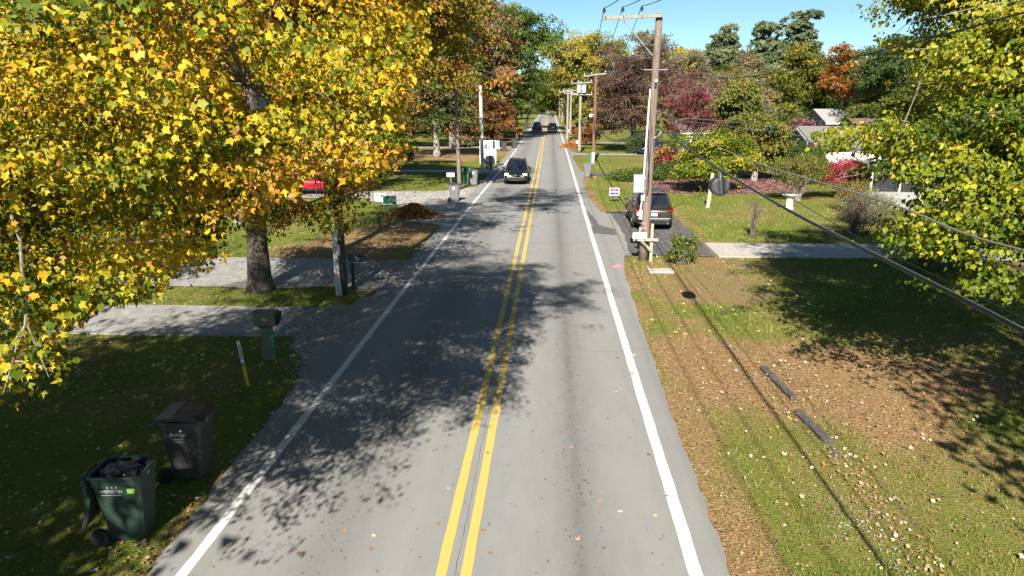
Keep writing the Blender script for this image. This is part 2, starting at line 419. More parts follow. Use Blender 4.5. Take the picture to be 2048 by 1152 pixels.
def ground_material():
    m, nt, b = new_mat('lawn'); N = nt.nodes.new; L = nt.links.new
    tc = N('ShaderNodeTexCoord'); at = N('ShaderNodeAttribute'); at.attribute_name = 'Col'
    sp = N('ShaderNodeSeparateColor'); L(at.outputs['Color'], sp.inputs[0])
    def noise(sc, det=4, rough=.6):
        n = N('ShaderNodeTexNoise'); n.inputs['Scale'].default_value = sc; n.inputs['Detail'].default_value = det; n.inputs['Roughness'].default_value = rough
        L(tc.outputs['Object'], n.inputs['Vector']); return n.outputs['Fac']
    def cr(f, stops):
        r = N('ShaderNodeValToRGB'); e = r.color_ramp.elements
        while len(e) < len(stops): e.new(.5)
        for k, (p, c) in enumerate(stops): e[k].position = p; e[k].color = _lin(c)
        L(f, r.inputs[0]); return r.outputs[0]
    def math_(op, a, b_, clamp=False):
        n = N('ShaderNodeMath'); n.operation = op; n.use_clamp = clamp
        for k, v in enumerate((a, b_)):
            if isinstance(v, (int, float)): n.inputs[k].default_value = v
            else: L(v, n.inputs[k])
        return n.outputs[0]
    def mix(f, a, c):
        n = N('ShaderNodeMix'); n.data_type = 'RGBA'; L(f, n.inputs[0]); L(a, n.inputs[6]); L(c, n.inputs[7]); return n.outputs[2]
    g1 = cr(noise(.55, 5), [(.3, (.080, .125, .013)), (.5, (.135, .162, .024)), (.7, (.195, .180, .045))])
    g2 = cr(noise(14, 4, .7), [(.3, (.05, .085, .010)), (.5, (.130, .158, .025)), (.72, (.225, .205, .065))])
    gm = N('ShaderNodeMix'); gm.data_type = 'RGBA'; gm.inputs[0].default_value = .55; L(g1, gm.inputs[6]); L(g2, gm.inputs[7])
    vo = N('ShaderNodeTexVoronoi'); vo.inputs['Scale'].default_value = 34; L(tc.outputs['Object'], vo.inputs['Vector'])
    s2 = N('ShaderNodeSeparateColor'); L(vo.outputs['Color'], s2.inputs[0])
    lt = cr(s2.outputs[0], [(0, (.17, .090, .040)), (.35, (.245, .142, .066)), (.7, (.30, .185, .090)), (.92, (.36, .24, .135)), (1, (.46, .36, .25))])
    st = cr(noise(20, 5, .7), [(.3, (.12, .085, .035)), (.55, (.24, .18, .085)), (.75, (.34, .27, .15))])
    pk = cr(s2.outputs[1], [(0, (.10, .05, .045)), (.5, (.23, .13, .115)), (1, (.38, .25, .22))])
    brk = math_('SUBTRACT', noise(9, 5, .75), .5)
    brk2 = math_('SUBTRACT', noise(45, 3, .7), .5)
    brk = math_('ADD', math_('MULTIPLY', brk, 2.0), math_('MULTIPLY', brk2, 2.2))
    def fac(ch):
        return math_('MULTIPLY', math_('SUBTRACT', math_('ADD', math_('MULTIPLY', ch, 1.5), brk), .48), 1.25, True)
    c = mix(fac(sp.outputs[1]), gm.outputs[2], st)
    c = mix(fac(sp.outputs[0]), c, lt)
    c = mix(fac(sp.outputs[2]), c, pk)
    L(c, b.inputs['Base Color']); b.inputs['Roughness'].default_value = 1; b.inputs['Specular IOR Level'].default_value = .1
    bp = N('ShaderNodeBump'); bp.inputs['Strength'].default_value = .9; bp.inputs['Distance'].default_value = .05
    L(math_('ADD', noise(22, 4, .7), math_('MULTIPLY', vo.outputs['Distance'], .5)), bp.inputs['Height']); L(bp.outputs[0], b.inputs['Normal'])
    return m
me.materials.append(ground_material())
tag(link('ground', me), kind='structure')

# ---- road surface
def road_material():
    m, nt, b = new_mat('worn_asphalt'); N = nt.nodes.new; L = nt.links.new
    tc = N('ShaderNodeTexCoord'); sx = N('ShaderNodeSeparateXYZ'); L(tc.outputs['Object'], sx.inputs[0])
    def noise(sc, det=4, rough=.6, stretch=None):
        n = N('ShaderNodeTexNoise'); n.inputs['Scale'].default_value = sc; n.inputs['Detail'].default_value = det; n.inputs['Roughness'].default_value = rough
        src = tc.outputs['Object']
        if stretch:
            mp = N('ShaderNodeMapping'); mp.inputs['Scale'].default_value = stretch; L(src, mp.inputs[0]); src = mp.outputs[0]
        L(src, n.inputs['Vector']); return n.outputs['Fac']
    def ma(op, a, b_, clamp=False):
        n = N('ShaderNodeMath'); n.operation = op; n.use_clamp = clamp
        for k, v in enumerate((a, b_)):
            if isinstance(v, (int, float)): n.inputs[k].default_value = v
            else: L(v, n.inputs[k])
        return n.outputs[0]
    def band(xc, w):                                       # soft stripe along the lane
        d = ma('DIVIDE', ma('SUBTRACT', sx.outputs[0], xc), w)
        return ma('POWER', 2.718, ma('MULTIPLY', ma('MULTIPLY', d, d), -1.0))
    agg = noise(70, 4, .85); mid = noise(3.2, 6, .7, (1, .3, 1)); big = noise(.5, 5, .65, (1, .2, 1))
    v = ma('ADD', .212, ma('MULTIPLY', ma('SUBTRACT', agg, .5), .24))
    v = ma('ADD', v, ma('MULTIPLY', ma('SUBTRACT', mid, .5), .06))
    v = ma('ADD', v, ma('MULTIPLY', ma('SUBTRACT', big, .5), .045))
    for xc, w, a in ((.55, .36, -.046), (.52, .10, -.02), (-3.05, .5, -.040), (2.52, .10, -.022), (-.5, .35, .010), (1.55, .3, .010), (-4.0, .3, .008), (-2.0, .3, .008)):
        v = ma('ADD', v, ma('MULTIPLY', band(xc, w), a))
    # oil drips down the middle of each lane
    vo = N('ShaderNodeTexVoronoi'); vo.inputs['Scale'].default_value = 19
    mp = N('ShaderNodeMapping'); mp.inputs['Scale'].default_value = (1, .62, 1); L(tc.outputs['Object'], mp.inputs[0]); L(mp.outputs[0], vo.inputs['Vector'])
    vs = N('ShaderNodeSeparateColor'); L(vo.outputs['Color'], vs.inputs[0])
    gate = ma('ADD', ma('MULTIPLY', band(.55, .26), .85), ma('ADD', ma('MULTIPLY', band(-3.05, .35), .5), .05))
    gate = ma('MULTIPLY', gate, ma('MULTIPLY', noise(1.3, 4, .7), 1.9))
    on = ma('LESS_THAN', vs.outputs[0], gate)
    rad = ma('ADD', .04, ma('MULTIPLY', ma('MULTIPLY', vs.outputs[1], vs.outputs[1]), .42))
    spot = ma('MULTIPLY', ma('MULTIPLY', ma('SUBTRACT', rad, vo.outputs['Distance']), 9, True), on)
    v = ma('MULTIPLY', v, ma('SUBTRACT', 1, ma('MULTIPLY', spot, .5)))
    cb = N('ShaderNodeCombineColor'); L(ma('MULTIPLY', v, 1.0), cb.inputs[0]); L(ma('MULTIPLY', v, .98), cb.inputs[1]); L(ma('MULTIPLY', v, .935), cb.inputs[2])
    L(cb.outputs[0], b.inputs['Base Color']); b.inputs['Roughness'].default_value = .88; b.inputs['Specular IOR Level'].default_value = .25
    bp = N('ShaderNodeBump'); bp.inputs['Strength'].default_value = .35; bp.inputs['Distance'].default_value = .01
    L(agg, bp.inputs['Height']); L(bp.outputs[0], b.inputs['Normal'])
    return m
M['asphalt'] = road_material()
ys = axis([(-40, 4, 2), (4, 60, .12), (60, 110, .5), (110, 420, 10)])
def strip(name, ys, xl, xr, z, m, kind='structure', jit=0.0, seed=5):
    n = len(ys); r = np.random.default_rng(seed)
    jl = (vnoise(ys, ys * 0, .45, seed) - .5) * 2 * jit + (vnoise(ys, ys * 0, .15, seed + 1) - .5) * jit
    jr = (vnoise(ys, ys * 0 + 9, .45, seed + 2) - .5) * 2 * jit + (vnoise(ys, ys * 0 + 9, .15, seed + 3) - .5) * jit
    V = np.concatenate([np.stack([xl + jl, ys, np.full(n, z)], -1), np.stack([xr + jr, ys, np.full(n, z)], -1)])
    i = np.arange(n - 1); F = np.concatenate([np.stack([i, i + n, i + n + 1], -1), np.stack([i, i + n + 1, i + 1], -1)])
    o = link(name, tri_mesh(name, V, F, None, m)); return tag(o, kind=kind)
road = strip('road', ys, left_edge(ys), right_edge(ys), .012, M['asphalt'], jit=.035)
def paint_mat(name, col, wear):
    m, nt, b = new_mat(name); N = nt.nodes.new; L = nt.links.new
    tc = N('ShaderNodeTexCoord'); n = N('ShaderNodeTexNoise'); n.inputs['Scale'].default_value = 30; n.inputs['Detail'].default_value = 6; n.inputs['Roughness'].default_value = .8
    L(tc.outputs['Object'], n.inputs['Vector'])
    r = N('ShaderNodeValToRGB'); r.color_ramp.elements[0].position = wear - .05; r.color_ramp.elements[0].color = (.2, .19, .17, 1)
    r.color_ramp.elements[1].position = wear + .06; r.color_ramp.elements[1].color = _lin(col)
    L(n.outputs['Fac'], r.inputs[0]); L(r.outputs[0], b.inputs['Base Color']); b.inputs['Roughness'].default_value = .7
    return m
M['line_white'] = paint_mat('white_road_paint', (.56, .55, .52), .36)
M['line_yellow'] = paint_mat('yellow_road_paint', (.50, .355, .09), .37)
ym = axis([(-20, 4, 2), (4, 60, .1), (60, 140, .5), (140, 400, 10)])
def marking(xc, w, m, seed):
    o = strip('road_marking', ym, xc - w / 2, xc + w / 2, .0165, m, jit=.006, seed=seed); return o
lm = [marking(left_line(ym), .16, M['line_white'], 31), marking(right_line(ym), .19, M['line_white'], 32),
      marking(centre(ym) - .17, .15, M['line_yellow'], 33), marking(centre(ym) + .17, .15, M['line_yellow'], 34)]

# ---- sealed cracks: a seam beside the centre lines and a few wandering cross cracks
M['crack_seal'] = mat('crack_sealer', (.11, .107, .10), .8, .3, 9)
def crack(pts, w, seed):
    r = random.Random(seed); path = []
    for i in range(len(pts) - 1):
        a, c = Vector(pts[i]), Vector(pts[i + 1]); n = max(2, int((c - a).length / .18))
        for k in range(n): path.append(a.lerp(c, k / n) + Vector((r.gauss(0, .009), r.gauss(0, .03))))
    path.append(Vector(pts[-1])); b = MB(); V = []
    for i, p in enumerate(path):
        d = (path[min(i + 1, len(path) - 1)] - path[max(i - 1, 0)]).normalized(); n_ = Vector((-d.y, d.x)) * w * r.uniform(.25, .6); V += [(p.x - n_.x, p.y - n_.y, .0148), (p.x + n_.x, p.y + n_.y, .0148)]
    b.add(V, [(2 * i, 2 * i + 1, 2 * i + 3, 2 * i + 2) for i in range(len(path) - 1)]); structure('road_crack', b, M['crack_seal'])
crack([(-1.21, 6), (-1.17, 14), (-1.19, 22), (-1.12, 40), (-1.06, 70)], .010, 1)
for k, pts in enumerate([[(-.9, 22.3), (.4, 22.6), (1.9, 22.4), (2.7, 22.7)], [(-4.6, 31.2), (-2.6, 31.6), (-.2, 31.3), (2.2, 31.8), (3.1, 31.7)], [(-4.5, 37.1), (-1, 36.8), (2.3, 37.3)], [(-.8, 27.2), (1.0, 27.5), (2.6, 27.3)], [(-4.4, 47), (-1, 47.4), (2.4, 47.0)], [(-4.5, 14.2), (-3.1, 14.5), (-1.4, 14.3)], [(1.2, 17.2), (2.5, 17.5)]]): crack(pts, .016, k + 2)
# ---- paved drives and aprons
M['drive_asphalt'] = mat('drive_asphalt', (.095, .092, .09), .92, .28, 3.0, .3, col2=(.045, .044, .044))
M['drive_asphalt_old'] = mat('old_drive_asphalt', (.15, .147, .145), .92, .2, 2.0, .3)
M['gravel'] = mat('gravel', (.33, .31, .285), .95, .35, 26, .8)
M['apron'] = mat('dusty_apron', (.25, .235, .21), .95, .22, 5, .4)
def sheet(name, pts, z, m, jit=.05, kind='structure', step=.35, seed=1):
    """flat paving with a slightly ragged outline"""
    r = random.Random(seed); out = []
    for i in range(len(pts)):
        a = Vector(pts[i]); b = Vector(pts[(i + 1) % len(pts)]); n = max(1, int((b - a).length / step))
        nrm = Vector((-(b - a).y, (b - a).x)).normalized()
        for k in range(n):
            out.append(a.lerp(b, k / n) + nrm * r.uniform(-jit, jit))
    b = MB(); b.poly([(p.x, p.y, z) for p in out])
    me = b.mesh(name, m); o = link(name, me)
    return tag(o, kind=kind)
sheet('driveway_apron', [(2.9, 28.9), (4.1, 29.1), (3.9, 34), (3.7, 40), (2.9, 41)], .0055, M['apron'], .06)
sheet('driveway', [(3.35, 29.25), (6.85, 29.0), (6.92, 36), (6.95, 41.2), (5.4, 42.0), (3.5, 40.8), (3.62, 34)], .0095, M['drive_asphalt'], .05)
sheet('driveway', [(2.5, 61.2), (3.5, 61.0), (26, 61.4), (26, 64.0), (3.6, 63.4), (2.5, 63.5)], .008, M['drive_asphalt'], .05)
sheet('driveway', [(2.5, 84.5), (30, 84.9), (30, 87.2), (2.5, 87.6)], .008, M['concrete_old'], .05)
sheet('driveway', [(2.5, 108), (30, 108.4), (30, 110.6), (2.5, 110.8)], .008, M['concrete_old'], .05)
sheet('driveway', [(-5.3, 62.9), (-5.1, 66.2), (-8, 65.6), (-26, 65.8), (-26, 63.8), (-8, 63.5)], .008, M['concrete'], .03)
sheet('driveway', [(-7.6, 23.4), (-7.75, 27.6), (-9.2, 27.9), (-26, 27.6), (-26, 23.4), (-12.5, 23.2), (-9.4, 23.0)], .008, M['concrete_old'], .04)
sheet('driveway', [(-7.2, 44.6), (-7.0, 49.6), (-12.7, 49.8), (-26, 49.6), (-26, 46.4), (-12, 45.9)], .008, M['concrete_old'], .05)
sheet('driveway', [(-4.9, 96), (-24, 96.4), (-24, 99), (-4.9, 99.3)], .008, M['concrete_old'], .05)
sheet('gravel_shoulder', [(-5.3, 14.8), (-5.3, 22.9), (-5.9, 22.0), (-6.1, 21.2), (-6.9, 20.85), (-7.6, 20.7), (-7.6, 18.2), (-7.0, 18.0), (-6.3, 16.9), (-5.85, 15.4)], .0035, M['gravel'], .16)
sheet('gravel_shoulder', [(-5.2, 22.9), (-5.2, 27.8), (-7.7, 27.4), (-7.6, 23.6), (-6.4, 23.2)], .0035, M['gravel'], .16)
sheet('gravel_shoulder', [(-5.2, 36), (-5.2, 52.5), (-6.6, 52), (-7.3, 50), (-12, 49.5), (-11.5, 45), (-8.6, 42.5), (-8.0, 37.5), (-6.4, 36.5)], .0035, M['gravel'], .16)
# right-hand concrete drive and left concrete drive: cast slabs, each a piece of its own
def slabs(name, x0, x1, y0, y1, step, m, skew=0.0, top=.014):
    base = tag(sheet(name, [(x0, y0 + .02), (x1, y0 + .02), (x1, y1 - .02), (x0, y1 - .02)], -.004, M['gravel'], 0.0), kind='structure')
    n = int(round(abs(x1 - x0) / step)); sg = 1 if x1 > x0 else -1
    for k in range(n):
        a = x0 + sg * (k * step + .012); c = x0 + sg * ((k + 1) * step - .012)
        s = MB(); s.prism([(a, y0), (c, y0), (c + skew, y1), (a + skew, y1)] if sg > 0 else [(c, y0), (a, y0), (a + skew, y1), (c + skew, y1)], -.06, top + .003 * math.sin(k * 2.3))
        s.build('slab', m, base)
    return base
slabs('driveway', 6.98, 26.2, 29.02, 31.95, 3.2, M['concrete'])
slabs('driveway', -7.3, -22.3, 18.05, 20.85, 2.5, M['concrete_old'], skew=-.15)
# small flat utility slab in the lawn
t = tag(MB().bevbox((4.22, 26.3, .02), (.92, .62, .07), .012, Matrix.Rotation(.05, 3, 'Z')).build('utility_slab', M['concrete']), 'pale flat concrete slab lying in the grass below the cantilevered mailbox', 'slab')
# spilled marks on the road: pink survey paint and a dark wet patch on the shoulder
sheet('paint_mark', [(2.45, 26.9), (2.62, 27.3), (2.9, 27.15), (2.78, 26.75), (2.55, 26.7)], .0160, M['pink_mark'], .05, step=.1)
sheet('damp_stain', [(2.0, 34.0), (3.2, 33.6), (3.3, 35.2), (2.6, 36.4), (2.3, 41), (2.15, 41), (2.25, 36)], .0142, mat('damp_asphalt', (.10, .098, .095), .8, .2, 4), .06, step=.2)
# ================================================================== TREES
def pick(rng, n, stops, t): return ramp(stops, np.clip(t, 0, 1))
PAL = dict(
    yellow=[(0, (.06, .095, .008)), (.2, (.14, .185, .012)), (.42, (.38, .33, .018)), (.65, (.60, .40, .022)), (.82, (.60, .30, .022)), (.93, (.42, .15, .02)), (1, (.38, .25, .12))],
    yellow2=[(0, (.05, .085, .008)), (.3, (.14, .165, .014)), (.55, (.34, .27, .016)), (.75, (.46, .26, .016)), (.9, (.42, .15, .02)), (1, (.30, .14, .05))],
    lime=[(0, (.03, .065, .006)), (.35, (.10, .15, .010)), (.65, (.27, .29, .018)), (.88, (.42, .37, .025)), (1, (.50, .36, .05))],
    olive=[(0, (.05, .07, .010)), (.4, (.13, .145, .018)), (.7, (.27, .23, .022)), (.9, (.38, .25, .022)), (1, (.34, .15, .03))],
    green=[(0, (.03, .06, .010)), (.4, (.065, .11, .016)), (.75, (.125, .17, .026)), (1, (.24, .24, .03))],
    dgreen=[(0, (.022, .045, .012)), (.5, (.05, .09, .022)), (1, (.10, .14, .03))],
    pinkgreen=[(0, (.04, .07, .012)), (.35, (.11, .14, .025)), (.6, (.19, .18, .05)), (.8, (.29, .16, .085)), (1, (.33, .13, .09))],
    rust=[(0, (.06, .04, .012)), (.4, (.15, .07, .02)), (.75, (.25, .10, .028)), (1, (.32, .14, .04))],
    orange=[(0, (.12, .06, .012)), (.4, (.25, .095, .015)), (.75, (.36, .13, .025)), (1, (.36, .18, .06))],
    burgundy=[(0, (.035, .02, .016)), (.5, (.085, .046, .034)), (.85, (.15, .078, .055)), (1, (.20, .12, .085))],
    red=[(0, (.09, .010, .018)), (.5, (.25, .020, .038)), (.85, (.40, .035, .06)), (1, (.44, .09, .09))],
    tan=[(0, (.14, .12, .06)), (.5, (.25, .205, .09)), (1, (.34, .28, .13))],
    gold=[(0, (.09, .10, .016)), (.35, (.20, .19, .025)), (.7, (.33, .28, .04)), (1, (.44, .34, .06))],
    pear=[(0, (.05, .08, .016)), (.45, (.13, .155, .028)), (.8, (.23, .235, .04)), (1, (.30, .15, .06))],
    pine=[(0, (.07, .10, .05)), (.5, (.15, .19, .09)), (1, (.24, .26, .12))],
    pink=[(0, (.12, .05, .05)), (.5, (.24, .10, .10)), (1, (.34, .19, .18))],
)
def blob_points(rng, blobs, n):
    """clump centres spread through a set of ellipsoids, denser towards the outside"""
    vol = np.array([b[3] * b[4] * b[5] for b in blobs]) ** .75; idx = rng.choice(len(blobs), n, p=vol / vol.sum())
    d = _nrm(rng.normal(0, 1, (n, 3))); r = rng.uniform(0, 1, n) ** .42 * np.where(rng.random(n) < .14, rng.uniform(1.0, 1.28, n), 1)
    B = np.array([b[:6] for b in blobs])[idx]
    d[:, 2] = np.where((d[:, 2] < -.3) & (rng.random(n) < .5), -d[:, 2], d[:, 2])
    return B[:, :3] + d * r[:, None] * B[:, 3:], d, r
def tree(name, label, cat, base, blobs, pal, clumps, per, leaf, kind='di', trunk_r=.2, bark='bark', turn=(.5, .22), cr=.9, seed=1, group=None,
         carve=None, singles=0, flat=.45, limbs=10, twigs=2, lean=(0, 0), trunk_top=None, trunk_to=None, depth_turn=0.0, fork=None, sparse=0.0, bare=0, holes=None, up=.5, outw=.7, twig_mat='twig', twig_r=.010, far_kind=None, z_turn=0.0, boughs=0, bough_r=1.0):
    rng = np.random.default_rng(seed)
    base = np.array(base, float)
    root = thing(name, label, cat, base, group=group)
    B = [tuple(b) for b in blobs]
    C, D, R = blob_points(rng, B, clumps); bt = np.zeros(clumps)
    if boughs:                                                   # leaf clumps gather on drooping, flat boughs with gaps between
        C0, D0, R0 = blob_points(rng, B, boughs); idx = rng.integers(0, boughs, clumps); o = rng.normal(0, 1, (clumps, 3)) * bough_r * rng.uniform(.6, 1.2, boughs)[idx][:, None]
        tilt = rng.normal(0, .16, (boughs, 2))[idx]; dz = o[:, 2] * .13 + o[:, 0] * tilt[:, 0] + o[:, 1] * tilt[:, 1] - .20 * (o[:, 0] ** 2 + o[:, 1] ** 2) / bough_r
        C = C0[idx] + np.stack([o[:, 0], o[:, 1], dz], -1); D, R = D0[idx], R0[idx]; bt = rng.normal(0, .17, boughs)[idx]
    if carve is not None:
        uvz = project(C); ok = carve(uvz[:, 0], uvz[:, 1], uvz[:, 2], C)
        C, D, R, bt = C[ok], D[ok], R[ok], bt[ok]
    C = C - base; ctr = np.array([np.average([b[k] for b in B], weights=[b[3] * b[4] * b[5] for b in B]) for k in range(3)]) - base
    zmin = min(b[2] - b[5] for b in B) - base[2]; zmax = max(b[2] + b[5] for b in B) - base[2]
    # trunk
    th = trunk_top if trunk_top else zmin + (zmax - zmin) * .72
    top = np.array([ctr[0] * .55 + lean[0], ctr[1] * .55 + lean[1], th])
    if trunk_to: top = np.array([trunk_to[0], trunk_to[1], th])
    tr = MB(); path = []; rad = []
    for k in range(9):
        f = k / 8; p = top * f; p = p + np.array([math.sin(f * 5 + seed), math.cos(f * 4 + seed), 0]) * trunk_r * .5 * f
        path.append((p[0], p[1], f * th - (.15 if k == 0 else 0))); rad.append(trunk_r * (1.0 + .55 * math.exp(-f * 26)) * (1 - .72 * f))
    path.insert(1, (path[0][0] * .9 + path[1][0] * .1, path[0][1] * .9 + path[1][1] * .1, trunk_r * .9)); rad.insert(1, trunk_r * 1.12)
    tr.tube(path, rad, 12 if trunk_r > .25 else 7)
    tr.build('trunk', M[bark], root, True)
    # limbs to the clumps
    if limbs and len(C):
        br = MB(); sel = rng.choice(len(C), min(limbs, len(C)), replace=False); lpts = [np.zeros(3)]
        for j in sel:
            e = C[j]; f = rng.uniform(.3, .95) if fork is None else rng.uniform(fork, 1)
            f = min(f, max(.25, (e[2] - .3 * np.linalg.norm(e[:2])) / th))
            k = f * 8; a = np.array(path[1 + int(min(k, 7))]) * (1 - (k % 1)) + np.array(path[2 + int(min(k, 7))]) * (k % 1)
            r0 = trunk_r * (.42 - .22 * f); pts = []; rr = []
            for q in range(6):
                g = q / 5; p = a + (e - a) * g + np.array([0, 0, 1]) * math.sin(g * math.pi) * np.linalg.norm(e - a) * .10 + rng.normal(0, .012, 3) * np.linalg.norm(e - a) * (g > 0)
                pts.append(p); rr.append(max(.012, r0 * (1 - g * .82)))
            br.tube(pts, rr, 6, cap=False); lpts += pts[1:]
        L_ = np.array(lpts)
        br.build('limb', M[bark], root, True)
        if twigs:
            tw = MB(); sc = C if len(C) < 500 else C[rng.choice(len(C), 500, replace=False)]
            for c in sc:
                dd = np.linalg.norm(L_ - c, axis=1); a = L_[np.argmin(dd)]
                if dd.min() < .05: continue
                mid = (a + c) / 2 + np.array([0, 0, .06]) * dd.min() + rng.normal(0, .05, 3) * dd.min()
                tw.tube([a, mid, c], [twig_r * 1.8, twig_r * 1.4, twig_r], 4, cap=False)
                for _ in range(twigs):
                    e = c + rng.normal(0, 1, 3) * np.array([1, 1, flat]) * cr * .8
                    tw.tube([c, (c + e) / 2 + rng.normal(0, .05, 3) * cr, e], [twig_r, twig_r * .8, twig_r * .35], 3, cap=False)
            tag(tw.build('twigs', M[twig_mat], root), kind='stuff')
    if per:
        n = len(C); ci = np.repeat(np.arange(n), per)
        N = len(ci)
        off = rng.normal(0, .42, (N, 3)) * np.array([1, 1, flat]) * cr
        outc = C - ctr; outc[:, 2] *= .6; outc = _nrm(outc + rng.normal(0, .15, outc.shape))
        off[:, 2] -= .25 * cr * (np.sum(off[:, :2] ** 2, 1) / cr ** 2)                # sprays droop at their ends
        P = C[ci] + off; O = _nrm(outc[ci] + _nrm(off) * .5)
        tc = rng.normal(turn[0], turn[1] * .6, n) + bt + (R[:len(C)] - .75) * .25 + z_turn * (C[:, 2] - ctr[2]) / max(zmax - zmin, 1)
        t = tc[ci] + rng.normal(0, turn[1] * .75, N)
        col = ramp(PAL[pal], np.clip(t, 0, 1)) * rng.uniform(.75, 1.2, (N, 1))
        if carve is not None or holes:
            uvz = project(P + base); ok = np.ones(N, bool)
            for (hu, hv, hr) in (holes or []): ok &= ((uvz[:, 0] - hu) ** 2 + (uvz[:, 1] - hv) ** 2 > hr * hr * rng.uniform(.6, 1.2, N))
            ok &= np.linalg.norm(P + base - _C, axis=1) > 3.3
            if carve is not None: ok &= carve(uvz[:, 0] + rng.normal(0, 9, N) + 90 * (vnoise(uvz[:, 0], uvz[:, 1], 75, seed) - .5), uvz[:, 1] + rng.normal(0, 9, N) + 70 * (vnoise(uvz[:, 0], uvz[:, 1], 60, seed + 1) - .5), uvz[:, 2], P + base)
            P, O, col, t, uvz = P[ok], O[ok], col[ok], t[ok], uvz[ok]
        keep = np.ones(len(P), bool)
        if singles:
            uvz = project(P + base)
            vis = np.where((uvz[:, 0] > 0) & (uvz[:, 0] < 2048) & (uvz[:, 1] > 0) & (uvz[:, 1] < 1152) & (uvz[:, 2] > 1))[0]
            pickd = vis[np.argsort(uvz[vis, 2])[:singles]]; keep[pickd] = False
            sh = []
            for k in range(5):
                f = (.4, .8, 1.2, 1.6, 2.2)[k]; v = MAPLE_V.copy(); v[:, 2] *= f; v[:, 0] *= (1.05, .95, .9, 1, .85)[k]
                sh.append(tri_mesh('leaf', v, np.array(MAPLE_F), None, M['leaf_single']))
            tt, nn, bb = leaf_frames(len(pickd), O[pickd], rng, up, outw, .55, .6)
            for q, i in enumerate(pickd):
                o = bpy.data.objects.new('leaf', sh[q % 5]); COL.objects.link(o); o.parent = root
                s = leaf * rng.uniform(.7, 1.15); mm = Matrix((bb[q] * s, tt[q] * s, nn[q] * s)).transposed().to_4x4(); mm.translation = Vector(P[i]); o.matrix_local = mm
                o.color = tuple(col[i]) + (1.0,)
        P, O, col = P[keep], O[keep], col[keep]
        if far_kind:                                             # the part of the crown well above the picture needs less detail
            uvz = project(P + base); near = (uvz[:, 2] > 0) & (uvz[:, 0] > -350) & (uvz[:, 0] < 2400) & (uvz[:, 1] > -250)
            sel = ~near; 
            if sel.any():
                me = leaves_mesh('foliage', P[sel], O[sel], leaf * 1.15, col[sel], far_kind, rng, M['leaf'], up, outw)
                tag(link('foliage', me, root), kind='stuff')
            P, O, col = P[near], O[near], col[near]
        if kind == 'maple':                                      # leaves further in need fewer points
            uvz = project(P + base); z1, z2 = (5.2, 6.9) if base[0] < 0 else (9.6, 11.8)
            for lo_, hi_, kd in ((z1, z2, 'lo'), (z2, 1e9, 'di')):
                sel = (uvz[:, 2] > lo_) & (uvz[:, 2] <= hi_)
                tag(link('foliage', leaves_mesh('foliage', P[sel], O[sel], leaf * (1.05 if kd == 'lo' else 1.2), col[sel], kd, rng, M['leaf'], up, outw), root), kind='stuff')
            sel = uvz[:, 2] > z1; P, O, col = P[~sel], O[~sel], col[~sel]
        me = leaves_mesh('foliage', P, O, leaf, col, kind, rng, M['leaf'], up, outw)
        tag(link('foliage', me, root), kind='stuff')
    return root

# ---- the big maples close to the camera
POLY_A = [(-600, 0), (-600, 1000), (0, 850), (60, 800), (110, 790), (150, 660), (230, 590), (340, 575), (420, 520), (480, 450), (560, 400), (640, 380), (720, 350), (800, 315), (850, 275), (800, 235), (850, 120), (850, 0), (860, -300), (1100, -900), (1100, -9000), (-9000, -9000), (-9000, 0)]
def carve_a(u, v, z, C):
    vis = (z > 1)
    ok = np.where(vis, in_poly(u, v, POLY_A) | (u < -500) | (v < -400), True)
    return ok & (np.linalg.norm(C - _C, axis=1) > 4.3) & (C[:, 2] < 8.4 + (C[:, 1] - 4) * .5) & ~((C[:, 0] > -1.4) & (C[:, 1] < 4.5))
tree('maple_tree', 'yellow maple reaching over the road from the near lawn, long bare twigs at its edge', 'tree', (-9.2, 7.6, 0),
     [(-6.6, 9.2, 9.0, 6.0, 5.6, 4.9), (-3.6, 11.0, 8.2, 3.6, 3.2, 3.0), (-5.6, 6.4, 5.9, 2.0, 2.0, 1.6), (-7.5, 13, 7, 3.5, 3, 3), (-4.2, 6.0, 7.2, 1.6, 1.7, 1.2), (-4.4, 9.2, 6.3, 2.0, 2.4, 1.4),
      (-5.2, 8.0, 5.2, 2.2, 2.0, 1.3), (-6.6, 10.5, 5.0, 3.0, 2.4, 1.5), (-5.0, 11.5, 5.4, 2.6, 2.0, 1.3), (-3.4, 12.0, 6.4, 2.2, 1.8, 1.2), (-4.6, 5.6, 4.9, 1.0, 1.1, 1.5), (-5.0, 6.6, 4.4, 1.1, 1.1, 1.1), (-4.7, 5.3, 4.2, .9, .9, .9), (-3.3, 10.6, 7.7, 2.2, 2.0, 1.5), (-5.2, 10.2, 8.4, 2.5, 2.0, 1.4), (-2.9, 7.4, 6.0, 1.6, 2.0, .9), (-2.3, 8.4, 6.5, 1.5, 2.0, 1.1), (-3.8, 6.4, 6.3, 1.6, 1.6, 1.2), (-2.2, 10.0, 9.4, 2.4, 2.6, 2.0)],
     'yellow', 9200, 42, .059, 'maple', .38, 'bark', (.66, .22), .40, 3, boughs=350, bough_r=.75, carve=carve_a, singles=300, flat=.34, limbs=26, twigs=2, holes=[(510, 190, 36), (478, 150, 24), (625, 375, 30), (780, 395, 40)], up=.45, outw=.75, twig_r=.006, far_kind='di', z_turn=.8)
tree('maple_tree', 'green maple behind the viewer, outside the picture, shading the carts', 'tree', (-12.4, -1.5, 0),
     [(-11.3, -.5, 8.6, 4.9, 5.4, 4.2), (-12.5, -6, 8.5, 4.5, 4, 4)], 'olive', 1300, 36, .25, 'tri', .34, 'bark', (.5, .2), 1.1, 4, flat=.35, limbs=12, twigs=0)
